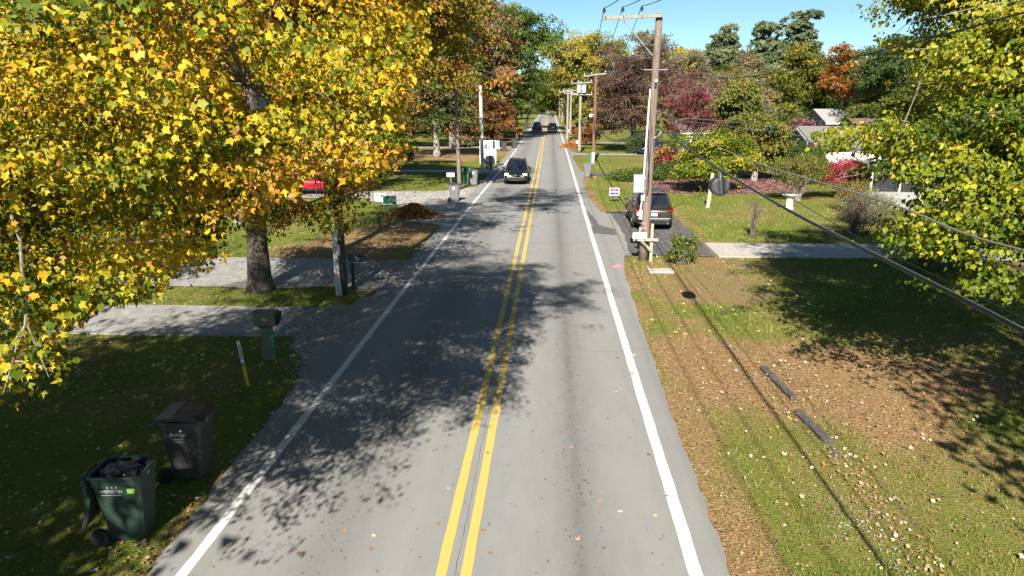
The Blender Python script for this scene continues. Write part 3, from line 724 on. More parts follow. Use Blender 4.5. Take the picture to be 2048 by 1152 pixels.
tree('maple_tree', 'unseen green maple added beyond the near lawn, deepening its shade', 'tree', (-20.5, 12, 0),
     [(-20, 12, 8.5, 5.5, 6, 5), (-19, 6, 8, 4.5, 4.5, 4.2)], 'green', 700, 32, .28, 'tri', .34, 'bark', (.5, .2), 1.1, 6, flat=.35, limbs=12, twigs=0)  # unseen tree, added only to block sky and sun from the lawn
POLY_B = [(330, -9000), (330, 480), (480, 470), (560, 480), (640, 480), (720, 460), (740, 400), (800, 390), (840, 330), (830, 280), (850, 200), (850, 0), (1150, -200), (1150, -9000)]
def carve_b(u, v, z, C): return in_poly(u, v, POLY_B)
tree('maple_tree', 'orange and green maple whose stout grey trunk rises beside the second concrete drive', 'tree', (-9.69, 22.9, 0),
     [(-9.0, 22.5, 10, 5.0, 4.5, 5.0), (-6.8, 21.5, 5.4, 2.6, 2.6, 2.6), (-11.2, 22, 4.8, 2.6, 2.6, 2.0), (-8.6, 21.5, 4.6, 2.4, 2, 1.9), (-6.6, 21.4, 3.5, 1.9, 1.5, 1.3), (-8.4, 21.4, 3.7, 1.8, 1.5, 1.2), (-7.4, 21.0, 4.6, 2.2, 1.6, 1.4), (-2.6, 29.0, 13.0, 3.4, 5.2, 2.0), (-8.2, 24, 11, 4.5, 4.5, 3.6)],
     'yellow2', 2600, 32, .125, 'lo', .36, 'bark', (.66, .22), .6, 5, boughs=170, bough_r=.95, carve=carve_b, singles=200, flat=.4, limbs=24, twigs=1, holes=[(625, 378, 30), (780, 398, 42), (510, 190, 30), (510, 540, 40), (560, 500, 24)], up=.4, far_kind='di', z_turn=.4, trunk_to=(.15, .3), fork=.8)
POLY_R = [(1725, -9000), (1735, -10), (1700, 28), (1800, 62), (1720, 75), (1740, 92), (1850, 115), (1830, 175), (1800, 215), (1650, 250), (1610, 275), (1640, 296), (1740, 300), (1752, 330), (1690, 345), (1700, 360), (1790, 368), (1840, 395), (1790, 410), (1680, 450), (1700, 480), (1790, 505), (1715, 560), (1730, 585), (1850, 570), (1960, 590), (2060, 640), (2200, 700), (9000, 900), (9000, -9000)]
def carve_r(u, v, z, C): return in_poly(u, v, POLY_R)
tree('maple_tree', 'yellow green maple spreading behind the cables, its pale trunk just inside the frame', 'tree', (11.9, 15.2, 0),
     [(12.2, 15.2, 8.4, 5.0, 5.0, 5.8), (8.4, 14.2, 5.6, 3.2, 2.6, 2.0), (9.8, 15.4, 8.2, 3.2, 3, 3.0), (9.6, 14.8, 5.0, 3.0, 2.6, 2.0)],
     'lime', 6800, 34, .086, 'maple', .30, 'bark_pale', (.56, .20), .45, 8, boughs=270, bough_r=.80, carve=carve_r, singles=300, flat=.32, limbs=13, twigs=2, up=.5, outw=.7, twig_mat='bark_pale', twig_r=.007, far_kind='di', z_turn=.4)
tree('maple_tree', 'green maple beside the camera, outside the picture, shading the near lawn', 'tree', (12.4, 2.0, 0),
     [(11.4, 3.0, 7.0, 4.9, 4.2, 3.9)], 'green', 330, 34, .20, 'di', .3, 'bark', (.5, .2), 1.1, 9, flat=.35, limbs=12, twigs=0)
# bare dead branch hanging out of the near maple
dp = [PY(*a) for a in ((22, 430, 5.0), (40, 480, 4.95), (44, 545, 4.9), (54, 590, 4.9), (50, 650, 4.8), (34, 690, 4.75), (22, 735, 4.75), (5, 790, 4.7))]
db = MB(); db.tube(dp, [.011, .011, .010, .009, .009, .008, .006, .003], 6)
db.tube([PY(55, 650, 4.8), PY(75, 700, 4.8), PY(98, 755, 4.75)], [.006, .005, .002], 5)
db.tube([PY(30, 722, 4.76), PY(70, 725, 4.78), PY(108, 745, 4.8)], [.006, .005, .002], 4)
db.tube([PY(53, 640, 4.82), PY(28, 690, 4.85), PY(22, 700, 4.85)], [.006, .004, .002], 4)
ROOT_A = [o for o in S.objects if o.name == 'maple_tree'][0]
o = db.build('dead_branch', M['dead_wood'], ROOT_A); o.location = -Vector(ROOT_A.location)
db = MB()
db.tube([PY(330, 480, 6.6), PY(240, 487, 6.5), PY(185, 495, 6.5), PY(120, 487, 6.4)], [.012, .010, .008, .003], 6)
db.tube([PY(185, 495, 6.5), PY(160, 540, 6.5), PY(120, 560, 6.4), PY(90, 590, 6.4)], [.013, .011, .008, .003], 5)
db.tube([PY(270, 505, 6.7), PY(220, 560, 6.6), PY(150, 590, 6.5), PY(80, 600, 6.5)], [.014, .012, .008, .003], 5)
db.tube([PY(160, 540, 6.5), PY(120, 520, 6.5), PY(115, 500, 6.5)], [.007, .005, .002], 4)
o = db.build('dead_branch', M['dead_wood'], ROOT_A); o.location = -Vector(ROOT_A.location)

# ---- trees along the far side of the left lawns
def px_tree(label, u, v_top, v_low, half_px, Y, pal, clumps, per, leaf, seed, name='deciduous_tree', cat='tree', kind='di', trunk_u=None, bark='bark', trunk_r=.25, turn=(.5, .25), group=None, deep=.85, cr=1.2, lumps=7, limbs=10, twigs=0, low_w=.8, **kw):
    """a tree at distance Y whose crown spans the given picture columns and rows; its crown is a heap of lumps"""
    r = np.random.default_rng(seed * 13 + 1)
    vb = project(np.array([0, Y, 0]))[1]; vm = (max(v_top, 0) + v_low) / 2
    top = PY(u, v_top, Y); low = PY(u, v_low, Y); side = PY(u + half_px, v_top, Y)
    hw = abs(side[0] - top[0]); cz = (top[2] + low[2]) / 2; hz = max(.5, (top[2] - low[2]) / 2); cx = PY(u, vm, Y)[0]
    if Y > 84 and kind == 'di': kind = 'tri'; leaf = leaf * 1.12
    bl = [(cx, Y, cz, hw * .62, hw * deep * .65, hz * .72)]
    lumps = int(lumps * 1.8)
    for k in range(lumps):
        a = r.uniform(0, 2 * math.pi); f = r.uniform(-.75, .8); w = math.sqrt(max(.05, 1 - f * f * .8)) * (low_w if f < 0 else 1)
        q = r.uniform(.20, .42)
        bl.append((cx + math.cos(a) * hw * w * .74, Y + math.sin(a) * hw * deep * w * .74, cz + f * hz * .82, hw * q, hw * q * deep, max(.4, hz * q * .8)))
    tu = trunk_u if trunk_u is not None else u
    bx = PY(tu, vb, Y)[0]
    per = int(per * .64); leaf *= 1.2; kw.setdefault('boughs', max(14, clumps // 7)); kw.setdefault('bough_r', min(hw * .20, 1.6)); cr *= .72
    return tree(name, label, cat, (bx, Y, 0), bl, pal, clumps, per, leaf, kind, trunk_r, bark, turn, cr, seed, group, limbs=limbs, twigs=twigs, **kw)
px_tree('olive yellow tree arching above the dark roadside pole and the leaf pile', 800, -180, 232, 178, 47, 'olive', 900, 60, .18, 21, trunk_u=690, trunk_to=(-.15, 0), trunk_r=.19, turn=(.74, .18), cr=1.3, twigs=1)
px_tree('tall golden green tree hanging over the white roadside pole', 895, -70, 225, 95, 96, 'olive', 620, 50, .26, 22, trunk_u=905, bark='bark_pale', trunk_r=.38, turn=(.70, .2), cr=1.4)
px_tree('pink tinged green tree with a pale trunk on the mown lawn', 868, 110, 322, 92, 82, 'pinkgreen', 620, 48, .21, 23, trunk_u=874, bark='bark_pale', trunk_r=.38, turn=(.50, .3), cr=1.3)
px_tree('dark green tree crowding behind the pink tinged tree', 800, 120, 296, 85, 98, 'green', 420, 46, .27, 24, turn=(.5, .25), cr=1.4)
px_tree('rusty orange tree with low boughs beyond the white banner', 965, 165, 292, 55, 100, 'rust', 330, 46, .26, 25, trunk_u=1002, bark='bark_dark', trunk_r=.45, turn=(.45, .35), cr=1.2)
px_tree('tall tree with a rust red top over the far verge', 985, -30, 235, 66, 106, 'pinkgreen', 520, 46, .28, 26, trunk_u=985, bark='bark_dark', trunk_r=.4, turn=(.62, .25), cr=1.5)
px_tree('broad dark green oak overhanging the far road', 1032, -10, 248, 80, 122, 'green', 800, 50, .28, 27, trunk_u=1000, bark='bark_dark', trunk_r=.5, turn=(.5, .25), cr=1.7, lumps=10)
px_tree('slim dark trunked tree standing on the shaded far lawn', 930, 215, 296, 34, 99, 'pinkgreen', 120, 40, .27, 28, trunk_u=935, bark='bark_dark', trunk_r=.3, cr=1.1)
px_tree('green tree leaning past the oak towards the cars', 1072, 110, 240, 48, 165, 'green', 220, 40, .36, 29, trunk_u=1052, bark='bark_dark', trunk_r=.35, turn=(.6, .25), cr=1.7)
px_tree('small dark shrub like tree standing alone on the mown lawn', 813, 286, 322, 13, 70, 'dgreen', 60, 40, .16, 30, name='young_tree', trunk_r=.06, cr=.5, limbs=4)
for k, (u, vt, vl, hp, Y, pal, lab) in enumerate([
    (640, -200, 250, 150, 52, 'olive', 'olive tree behind the maples, its trunk lost in leaves'),
    (430, -260, 250, 170, 50, 'yellow2', 'golden tree filling the gap behind the near maples'),
    (690, 100, 265, 80, 70, 'green', 'green tree glimpsed between the maple boughs'),
    (220, -200, 300, 180, 58, 'olive', 'olive tree behind the leafy top corner of the near maple'),
    (20, -200, 330, 180, 60, 'green', 'green tree far behind the hanging dead twigs')]):
    px_tree(lab, u, vt, vl, hp, Y, pal, 420, 46, .26, 40 + k, turn=(.5, .25), cr=1.6)
tr_ = px_tree('grey trunked tree showing in a gap in the maple leaves', 470, -300, 60, 80, 36, 'yellow2', 150, 40, .2, 47, trunk_u=479, bark='bark_pale', trunk_r=.24, cr=1.4)
# ---- trees about the far end of the road and beyond the right-hand gardens
px_tree('big golden green tree rising beyond the far poles', 1170, 42, 205, 82, 150, 'gold', 800, 46, .32, 51, turn=(.5, .22), cr=2.0, lumps=11)
px_tree('green tree under the golden crown by the far poles', 1165, 150, 245, 36, 135, 'gold', 220, 40, .33, 52, turn=(.3, .2), cr=1.6)
px_tree('small orange tree on the verge beside the far pole', 1172, 238, 288, 26, 104, 'rust', 130, 40, .22, 53, name='young_tree', trunk_r=.12, cr=.9, bark='bark_dark', turn=(.6, .25))
px_tree('dark green trees standing where the road ends', 1085, 130, 236, 60, 330, 'green', 320, 40, .62, 54, turn=(.55, .25), cr=3.4)
px_tree('hazy gold tree where the road ends', 1140, 110, 234, 50, 300, 'gold', 300, 40, .58, 55, turn=(.4, .25), cr=3.2)
px_tree('dull green tree where the road meets the trees', 1108, 200, 241, 34, 430, 'olive', 160, 40, .7, 56, turn=(.4, .25), cr=3.2)
px_tree('large brownish burgundy tree with fine hanging twigs behind the second pole', 1256, 70, 294, 75, 90, 'burgundy', 900, 52, .155, 57, trunk_u=1268, bark='bark_dark', trunk_r=.42, turn=(.5, .25), cr=1.2, limbs=26, twigs=2, lumps=10, twig_r=.02)
px_tree('tan half bare tree above the burgundy tree', 1310, 55, 150, 60, 130, 'tan', 260, 26, .27, 58, turn=(.4, .25), cr=1.8, limbs=16, twigs=3, twig_r=.03)
px_tree('grey twigged bare tree at the skyline beside the pole', 1395, 98, 230, 58, 118, 'tan', 260, 22, .25, 59, turn=(.35, .25), cr=1.6, limbs=20, twigs=4, twig_r=.03)
px_tree('pale gold tree on the skyline between pole and pine', 1368, 78, 150, 52, 185, 'gold', 330, 42, .40, 60, turn=(.75, .2), cr=2.2)
px_tree('red leaved dogwood with pale bare branches behind the main pole', 1392, 122, 305, 74, 70, 'red', 460, 17, .15, 61, trunk_u=1385, bark='bark_pale', trunk_r=.16, turn=(.35, .25), cr=.95, limbs=34, twigs=3, twig_r=.013)
px_tree('low crimson shrub tree just past the main pole', 1330, 285, 345, 24, 64, 'red', 130, 46, .12, 62, name='young_tree', trunk_r=.08, turn=(.65, .25), cr=.6)
px_tree('upright green pear tree in front of the skyline trees', 1468, 126, 305, 46, 61, 'pear', 460, 46, .17, 63, turn=(.55, .22), cr=.85)
px_tree('spreading green pear tree beside the gable of the grey house', 1532, 200, 350, 70, 58, 'pear', 620, 46, .165, 64, trunk_u=1508, turn=(.55, .22), cr=.85, bark='bark_pale')
px_tree('dull crimson tree behind the pear trees', 1450, 170, 300, 70, 76, 'burgundy', 240, 36, .18, 65, turn=(.8, .2), cr=1.0, twigs=2, twig_r=.02)
px_tree('small yellow green tree on the lawn before the pink leaf carpet', 1422, 248, 374, 82, 50, 'lime', 760, 46, .12, 66, trunk_u=1420, trunk_r=.17, bark='bark_dark', turn=(.50, .2), cr=.9, flat=.45, limbs=14)
px_tree('pink blossom coloured shrub tree by the far roofs', 1592, 225, 275, 34, 78, 'pink', 120, 34, .15, 67, name='young_tree', trunk_r=.08, cr=.8, twigs=2)
px_tree('olive green tree rising beside the pines', 1618, 78, 232, 48, 116, 'olive', 340, 46, .27, 68, turn=(.35, .2), cr=1.5)
px_tree('orange tree with a pink top beyond the far roofs', 1688, 82, 225, 48, 106, 'orange', 340, 46, .25, 69, turn=(.5, .3), cr=1.3, bark='bark_dark')
px_tree('dark green oak behind the yellow green maple', 1800, 40, 225, 90, 98, 'dgreen', 460, 46, .25, 70, turn=(.6, .25), cr=1.5, lumps=10)
px_tree('rounded cedar beside the pale roof', 1716, 200, 258, 32, 92, 'pear', 220, 46, .16, 71, name='cedar_tree', turn=(.3, .2), cr=.8, limbs=4)
px_tree('olive bush like tree left of the yellow maple boughs, by the cedar', 1790, 178, 262, 48, 88, 'olive', 240, 46, .2, 72, turn=(.35, .2), cr=1.0)
px_tree('brownish tree behind the right hand maple', 1930, 60, 300, 110, 80, 'olive', 300, 40, .26, 73, turn=(.4, .2), cr=1.5)
px_tree('reddish brown half bare tree behind the dogwood', 1350, 100, 245, 46, 98, 'burgundy', 330, 36, .2, 76, turn=(.75, .2), cr=1.2, twigs=2, twig_r=.02)
px_tree('olive tree behind the spreading pear tree', 1560, 118, 265, 52, 100, 'olive', 420, 46, .22, 77, turn=(.3, .25), cr=1.2)
px_tree('deep green tree between olive and orange trees', 1652, 135, 245, 48, 122, 'green', 380, 46, .26, 78, turn=(.5, .25), cr=1.4)
px_tree('olive tree at the edge of the yellow maple, behind the cedar', 1745, 92, 240, 48, 112, 'olive', 380, 46, .25, 79, turn=(.25, .2), cr=1.4)
px_tree('tan tree behind the upright pear tree', 1500, 135, 285, 46, 86, 'tan', 330, 40, .19, 80, turn=(.35, .25), cr=1.1, twigs=2, twig_r=.02)
px_tree('mixed olive tree filling the skyline under the lone pine', 1440, 112, 215, 58, 128, 'olive', 380, 44, .26, 75, turn=(.25, .25), cr=1.5)
px_tree('tall grey green skyline tree beyond the dogwood', 1500, 95, 200, 40, 140, 'tan', 420, 44, .27, 74, turn=(.25, .25), cr=1.5, twigs=2, twig_r=.03)
def pine(label, u, v_top, v_low, half_px, Y, seed):
    r = np.random.default_rng(seed); top = PY(u, v_top, Y); low = PY(u, v_low, Y); hw = abs(PY(u + half_px, v_top, Y)[0] - top[0]); bl = []
    nlev = 8
    for k in range(nlev):
        f = k / (nlev - 1); z = low[2] + (top[2] - low[2]) * f; w = hw * (1.1 - f * .65) * r.uniform(.8, 1.25)
        for _ in range(4):
            a = r.uniform(0, 6.28); q = r.uniform(.35, .95); bl.append((top[0] + math.cos(a) * w * q, Y + math.sin(a) * w * q, z + r.uniform(-.6, .6), w * .36, w * .36, (top[2] - low[2]) / nlev * .42))
    tree('pine_tree', label, 'pine', (top[0], Y, 0), bl, 'pine', 800, 40, .55, 'tri', .3, 'bark', (.5, .3), .6, seed, 'white pines on the skyline', limbs=22, twigs=0, flat=.4, boughs=75, bough_r=1.0, trunk_top=top[2] - .8, up=.9)
pine('lone white pine on the skyline above the bare trees', 1447, 54, 130, 30, 150, 81)
pine('shorter of the paired white pines, nearer the pole', 1545, 46, 140, 38, 152, 82)
pine('tallest white pine, beside the olive tree', 1606, 36, 130, 44, 150, 83)
# far woods closing the horizon on both sides
def woods(name, x0, x1, y0, y1, n, pal, seed, h=(9, 15)):
    r = np.random.default_rng(seed); C = np.stack([r.uniform(x0, x1, n), r.uniform(y0, y1, n)], -1); P = []; O = []; T = []
    for cx, cy in C:
        hh = r.uniform(*h); k = 420; d = _nrm(r.normal(0, 1, (k, 3))); rr = r.uniform(.6, 1.05, k)[:, None]
        P.append(np.array([cx, cy, hh * .58]) + d * rr * np.array([hh * .36, hh * .36, hh * .45])); O.append(d); T.append(r.normal(r.uniform(.25, .8), .18, k))
    P = np.concatenate(P); O = np.concatenate(O); T = np.concatenate(T)
    col = ramp(PAL[pal], np.clip(T, 0, 1)) * r.uniform(.7, 1.2, (len(P), 1))
    return tag(link(name, leaves_mesh(name, P, O, 1.6, col, 'tri', r, M['leaf'])), 'dense autumn woodland far beyond the gardens, closing the view', 'woods', kind='stuff')
woods('distant_woods', 15, 230, 175, 260, 110, 'olive', 91, (13, 18))
woods('distant_woods', -75, -14, 112, 150, 46, 'green', 97, (15, 22))
woods('distant_woods', -190, -14, 150, 260, 80, 'olive', 92)
woods('distant_woods', 6.5, 28, 160, 420, 36, 'gold', 93, (6, 12))
woods('distant_woods', -30, -8.5, 150, 420, 40, 'green', 94, (8, 15))
woods('distant_woods', -70, 90, 440, 520, 60, 'olive', 95, (12, 22))
woods('distant_woods', 55, 130, 105, 200, 40, 'dgreen', 96, (8, 13))

# ---- shrubs
def shrub(label, name, cat, x, y, bl, pal, clumps, per, leaf, seed, group=None, cr=.35, turn=(.5, .25), stems=7, bark='twig', twigs=2, kind='di', flat=.7, **kw):
    rng = np.random.default_rng(seed); root = thing(name, label, cat, (x, y, 0), group=group)
    B = [(a, b, c, d, e, f) for a, b, c, d, e, f in bl]; C, D, R = blob_points(rng, B, clumps)
    C[:, 2] = np.maximum(C[:, 2], .08); sm = MB()
    for c in C[rng.choice(len(C), min(stems * 3, len(C)), replace=False)]:
        sm.tube([rng.normal(0, .08, 3) * np.array([1, 1, 0]), c * np.array([.45, .45, .55]), c], [.022, .014, .005], 4, cap=False)
        for _ in range(twigs):
            e = c + rng.normal(0, 1, 3) * cr * .6; sm.tube([c, e], [.005, .002], 3, cap=False)
    sm.build('stems', M[bark], root)['kind'] = 'stuff'
    if per:
        ci = np.repeat(np.arange(len(C)), per); off = rng.normal(0, .45, (len(ci), 3)) * cr * np.array([1, 1, flat]); P = C[ci] + off; P[:, 2] = np.maximum(P[:, 2], .03)
        ctr = np.mean(C, 0); O = _nrm(P - ctr + np.array([0, 0, .1]))
        t = rng.normal(turn[0], turn[1] * .7, len(C))[ci] + rng.normal(0, turn[1] * .7, len(ci))
        col = ramp(PAL[pal], np.clip(t, 0, 1)) * rng.uniform(.75, 1.2, (len(ci), 1))
        tag(link('foliage', leaves_mesh('foliage', P, O, leaf, col, kind, rng, M['leaf'], **kw), root), kind='stuff')
    return root
shrub('straggly young bush with upright leafy stems beside the drive', 'bush', 'bush', 5.25, 27.7, [(0, 0, .45, .55, .45, .42), (-.2, 0, .85, .25, .25, .3), (.3, .05, .8, .25, .25, .3)], 'green', 70, 26, .085, 101, turn=(.75, .3), cr=.2, stems=16)
jx, jy = 7.0, 57.8
shrub('low spreading juniper at the edge of the pink leaf carpet, lit side', 'juniper', 'shrub', 7.0, 57.6, [(0, 0, .35, 1.9, 1.4, .5), (-1.0, .2, .3, 1.2, 1.0, .4), (1.3, .4, .4, 1.2, 1, .5)], 'green', 190, 40, .12, 102, turn=(.5, .25), cr=.45)
shrub('dark juniper mound deeper under the red tree', 'juniper', 'shrub', 10.0, 59.4, [(0, 0, .5, 2.2, 1.4, .8)], 'dgreen', 150, 40, .12, 103, cr=.5)
shrub('clipped round evergreen in front of the grey gable', 'topiary_shrub', 'shrub', 19.6, 56.0, [(0, 0, 1.6, 1.35, 1.3, 1.55)], 'dgreen', 300, 46, .085, 104, turn=(.6, .25), cr=.38)
shrub('multi stemmed yellow green shrub standing before the clipped evergreen', 'lilac_shrub', 'shrub', 15.7, 46.0, [(0, 0, 1.9, 1.6, 1.4, 1.05), (.9, .3, 2.2, .8, .8, .8), (-.8, 0, 1.7, .7, .7, .7)], 'pear', 260, 40, .085, 105, turn=(.55, .25), cr=.42, stems=14, bark='bark_pale')
shrub('flaming crimson burning bush beside the white garage', 'burning_bush', 'shrub', 18.9, 47.4, [(0, 0, 1.75, 1.7, 1.4, .9), (-1.0, 0, 1.6, .9, .9, .7), (1.0, 0, 1.9, .9, .9, .7)], 'red', 330, 46, .075, 106, turn=(.75, .2), cr=.42, stems=14)
shrub('dark tangled shrub under the yellow green maple, beside the concrete drive', 'shrub', 'shrub', 14.6, 27.4, [(0, 0, .9, 1.7, 1.2, .95), (1.6, .4, .8, 1.2, 1.0, .8)], 'olive', 230, 24, .085, 107, turn=(.2, .2), cr=.4, stems=24, twigs=4)
shrub('grey brown bare twigged shrub in the flower bed before the porch', 'shrub', 'shrub', 14.6, 34.4, [(0, 0, .9, 1.2, 1.0, .95)], 'burgundy', 110, 16, .07, 108, turn=(.7, .3), cr=.4, stems=26, twigs=5)
shrub('silvery green flowering shrub in the bed before the porch', 'shrub', 'shrub', 16.6, 37.6, [(0, 0, .8, 1.5, 1.0, .8)], 'pine', 150, 30, .075, 109, turn=(.8, .2), cr=.4)
shrub('leggy yellowing shrub below the burning bush', 'shrub', 'shrub', 17.6, 42.0, [(0, 0, .9, 1.2, .9, .9)], 'pear', 120, 24, .075, 110, turn=(.8, .25), cr=.4, stems=20)
for k, (u, v, Y) in enumerate(((1762, 418, 38.5), (1790, 426, 37.5), (1770, 412, 39))):
    p = G(u, v + 14); shrub('clump of orange chrysanthemums before the porch wall, %s' % ('shortest', 'outermost, by the maple', 'tucked farthest back')[k], 'chrysanthemum', 'flower', p[0], p[1], [(0, 0, .35, .22, .22, .2)], 'orange', 24, 24, .06, 111 + k, 'orange flowers by the porch', turn=(.7, .2), cr=.12, stems=5)
shrub('leafless sapling on the lawn between bird bath and drive', 'sapling', 'sapling', 9.62, 33.8, [(0, 0, 1.45, .35, .35, .35)], 'burgundy', 22, 5, .05, 115, cr=.3, stems=10, twigs=4)
sp = [o for o in S.objects if o.name.startswith('sapling')][-1]
MB().tube([(0, 0, -.05), (.02, 0, .6), (0, .02, 1.2), (.03, 0, 1.6)], [.022, .018, .013, .006], 6).build('trunk', M['bark_pale'], sp)
shrub('tall dark arborvitae row shading the far lawn', 'shrub', 'shrub', 11.4, 88, [(0, 0, 1.2, 2.2, 1.6, 1.3)], 'dgreen', 150, 36, .16, 116, cr=.6)
shrub('dark hedge row closing the lawn behind the red car', 'hedge', 'hedge', -19.5, 55.5, [(0, 0, 1.0, 5.5, .9, 1.3), (3.5, 1, 1.3, 2.4, 1, 1.6)], 'dgreen', 300, 34, .14, 118, cr=.5)
shrub('low hedge along the far garden behind the junipers', 'hedge', 'hedge', 20, 66, [(0, 0, .8, 6.0, 1.0, .9)], 'dgreen', 260, 30, .14, 117, cr=.5)
# ================================================================== HOUSES
def window(parent, c, w, h, rot, frame_m, panes=(2, 1), shutters=False):
    """window facing local -y, turned by rot about z"""
    R = Matrix.Rotation(rot, 3, 'Z'); c = Vector(c)
    f = MB(); t = .07
    for dx, dz, sw, sh in ((0, h / 2, w + t, t), (0, -h / 2, w + t, t), (-w / 2, 0, t, h - t), (w / 2, 0, t, h - t)):
        p = c + R @ Vector((dx, -.03, dz)); f.box(p, (sw, .08, sh), R)
    for k in range(1, panes[0]): f.box(c + R @ Vector((-w / 2 + w * k / panes[0], -.02, 0)), (.04, .05, h - t), R)
    for k in range(1, panes[1]): f.box(c + R @ Vector((0, -.022, -h / 2 + h * k / panes[1])), (w - t, .05, .04), R)
    fo = f.build('window', frame_m, parent)
    MB().box(c + R @ Vector((0, 0.0, 0)), (w - t, .03, h - t), R).build('pane', M['glass_dark'], fo)
    if shutters:
        for sx in (-1, 1):
            MB().box(c + R @ Vector((sx * (w / 2 + .22), -.025, 0)), (.3, .05, h), R).build('shutter', M['glass_dark'], parent)
def gable_house(name, label, loc, rz, w, d, eave, ridge, wall_m, roof_m, along='x', over=.35):
    """w along local x, d along local y; ridge runs along `along`"""
    t = thing(name, label, 'house', loc, rz)
    b = MB(); x, y = w / 2, d / 2
    b.box((0, 0, eave / 2), (w, d, eave))
    if along == 'x':
        for s in (-1, 1): b.add([(s * x, -y, eave), (s * x, y, eave), (s * x, 0, ridge), (s * x * .985, -y, eave), (s * x * .985, y, eave), (s * x * .985, 0, ridge)], [(0, 1, 2), (3, 5, 4), (0, 2, 5, 3), (1, 4, 5, 2)])
    else:
        for s in (-1, 1): b.add([(-x, s * y, eave), (x, s * y, eave), (0, s * y, ridge), (-x, s * y * .985, eave), (x, s * y * .985, eave), (0, s * y * .985, ridge)], [(0, 1, 2), (3, 5, 4), (0, 2, 5, 3), (1, 4, 5, 2)])
    b.build('wall', wall_m, t)
    r = MB(); th = .14; half = y if along == 'x' else x; L_ = (x if along == 'x' else y) + over
    sl = (ridge - eave) / half; e = half + over; ez = eave - over * sl
    for s in (-1, 1):
        pts = [(-L_, s * e, ez), (L_, s * e, ez), (L_, 0, ridge), (-L_, 0, ridge)]
        top = [(p[0], p[1], p[2] + th) for p in pts]
        if along == 'y': pts = [(p[1], p[0], p[2]) for p in pts]; top = [(p[1], p[0], p[2]) for p in top]
        r.add(pts + top, [(3, 2, 1, 0), (4, 5, 6, 7), (0, 1, 5, 4), (1, 2, 6, 5), (2, 3, 7, 6), (3, 0, 4, 7)])
    ro = r.build('roof', roof_m, t, fixn=True)
    for s in (-1, 1):
        f = MB(); c = (0, s * (e + .02), ez + .02); dd = (2 * L_, .04, .18)
        if along == 'y': c = (c[1], c[0], c[2]); dd = (dd[1], dd[0], dd[2])
        f.box(c, dd); f.build('fascia', M['trim'], t)
    return t
# grey house with gable and white garage
hs = gable_house('siding_house', 'grey sided house with a tan roof, dark gable and white garage front', (30.6, 67.2, 0), 0, 16.0, 9.0, 2.35, 3.8, M['siding'], M['roof_tan'])
g = MB(); g.box((-4.9, -5.0, 1.12), (5.4, 1.0, 2.24)); g.build('garage_front', M['trim'], hs)
gd = MB(); gd.box((-4.7, -5.52, 1.02), (4.4, .05, 2.02)); gdo = gd.build('garage_door', M['white'], hs)
for k in range(4): MB().box((-4.7, -5.56, .30 + k * .49), (4.3, .03, .46)).build('panel', M['white'], gdo)
r = MB(); r.add([(-8.0, -5.9, 2.26), (-1.8, -5.9, 2.26), (-1.8, -3.0, 2.98), (-8.0, -3.0, 2.98), (-8.0, -5.9, 2.38), (-1.8, -5.9, 2.38), (-1.8, -3.0, 3.10), (-8.0, -3.0, 3.10)], [(3, 2, 1, 0), (4, 5, 6, 7), (0, 1, 5, 4), (1, 2, 6, 5), (2, 3, 7, 6), (3, 0, 4, 7)])
r.build('garage_roof', M['roof_tan'], hs)
MB().cyl((-7.45, -5.62, 0), (-7.45, -5.62, 2.25), .05, 8).build('downspout', M['trim'], hs)
window(hs, (-8.03, -1.2, 1.4), 1.1, 1.1, -math.pi / 2, M['trim'], (2, 2), True)
window(hs, (-8.03, 2.4, 1.4), 1.1, 1.1, -math.pi / 2, M['trim'], (2, 2), True)
# soffit boards trimming the gable
b = MB()
for s in (-1, 1):
    b.add([(-8.37, 0, 3.8), (-8.37, s * 4.85, 2.24), (-8.37, s * 4.85, 2.08), (-8.37, 0, 3.64), (-8.41, 0, 3.8), (-8.41, s * 4.85, 2.24), (-8.41, s * 4.85, 2.08), (-8.41, 0, 3.64)], [(0, 1, 2, 3), (7, 6, 5, 4), (0, 4, 5, 1), (1, 5, 6, 2), (2, 6, 7, 3), (3, 7, 4, 0)])
b.build('bargeboard', M['trim'], hs)
# striped flag on a short staff by the gable
fl = thing('flag', 'small striped red and white flag hanging by the grey gable', 'flag', (21.5, 62.0, 0))
MB().cyl((0, 0, 0), (0, 0, 2.9), .025, 8).build('staff', M['white'], fl)
cols = ['red_print', 'white_print']
for k in range(7):
    MB().box((.42, .02 * math.sin(k), 2.75 - .075 * k), (.8, .012, .075)).build('stripe', M[cols[k % 2]], fl)
MB().box((.2, -.012, 2.64), (.34, .014, .29)).build('canton', M['blue_print'], fl)
# porch house mostly behind the maple
ph = gable_house('porch_house', 'house with a dark screened porch over a white block wall behind the maple', (30.4, 48.6, 0), -.10, 13.0, 9.0, 2.7, 4.9, M['siding'], M['roof_brown'])
b = MB(); b.box((-7.0, -5.6, .5), (8.2, 2.2, 1.0)); b.build('porch_wall', M['block'], ph)
for k in range(6): MB().box((-10.95 + k * 1.58, -6.62, 1.75), (.12, .12, 1.5)).build('porch_post', M['meter'], ph)
for k in range(5): MB().box((-10.16 + k * 1.58, -6.58, 1.72), (1.44, .03, 1.42)).build('screen_panel', M['screen'], ph)
MB().box((-11.02, -5.6, 1.72), (.03, 2.0, 1.42)).build('screen_panel', M['screen'], ph)
MB().box((-7.0, -5.75, 2.56), (8.8, 2.7, .16)).build('porch_roof', M['roof_tan'], ph)
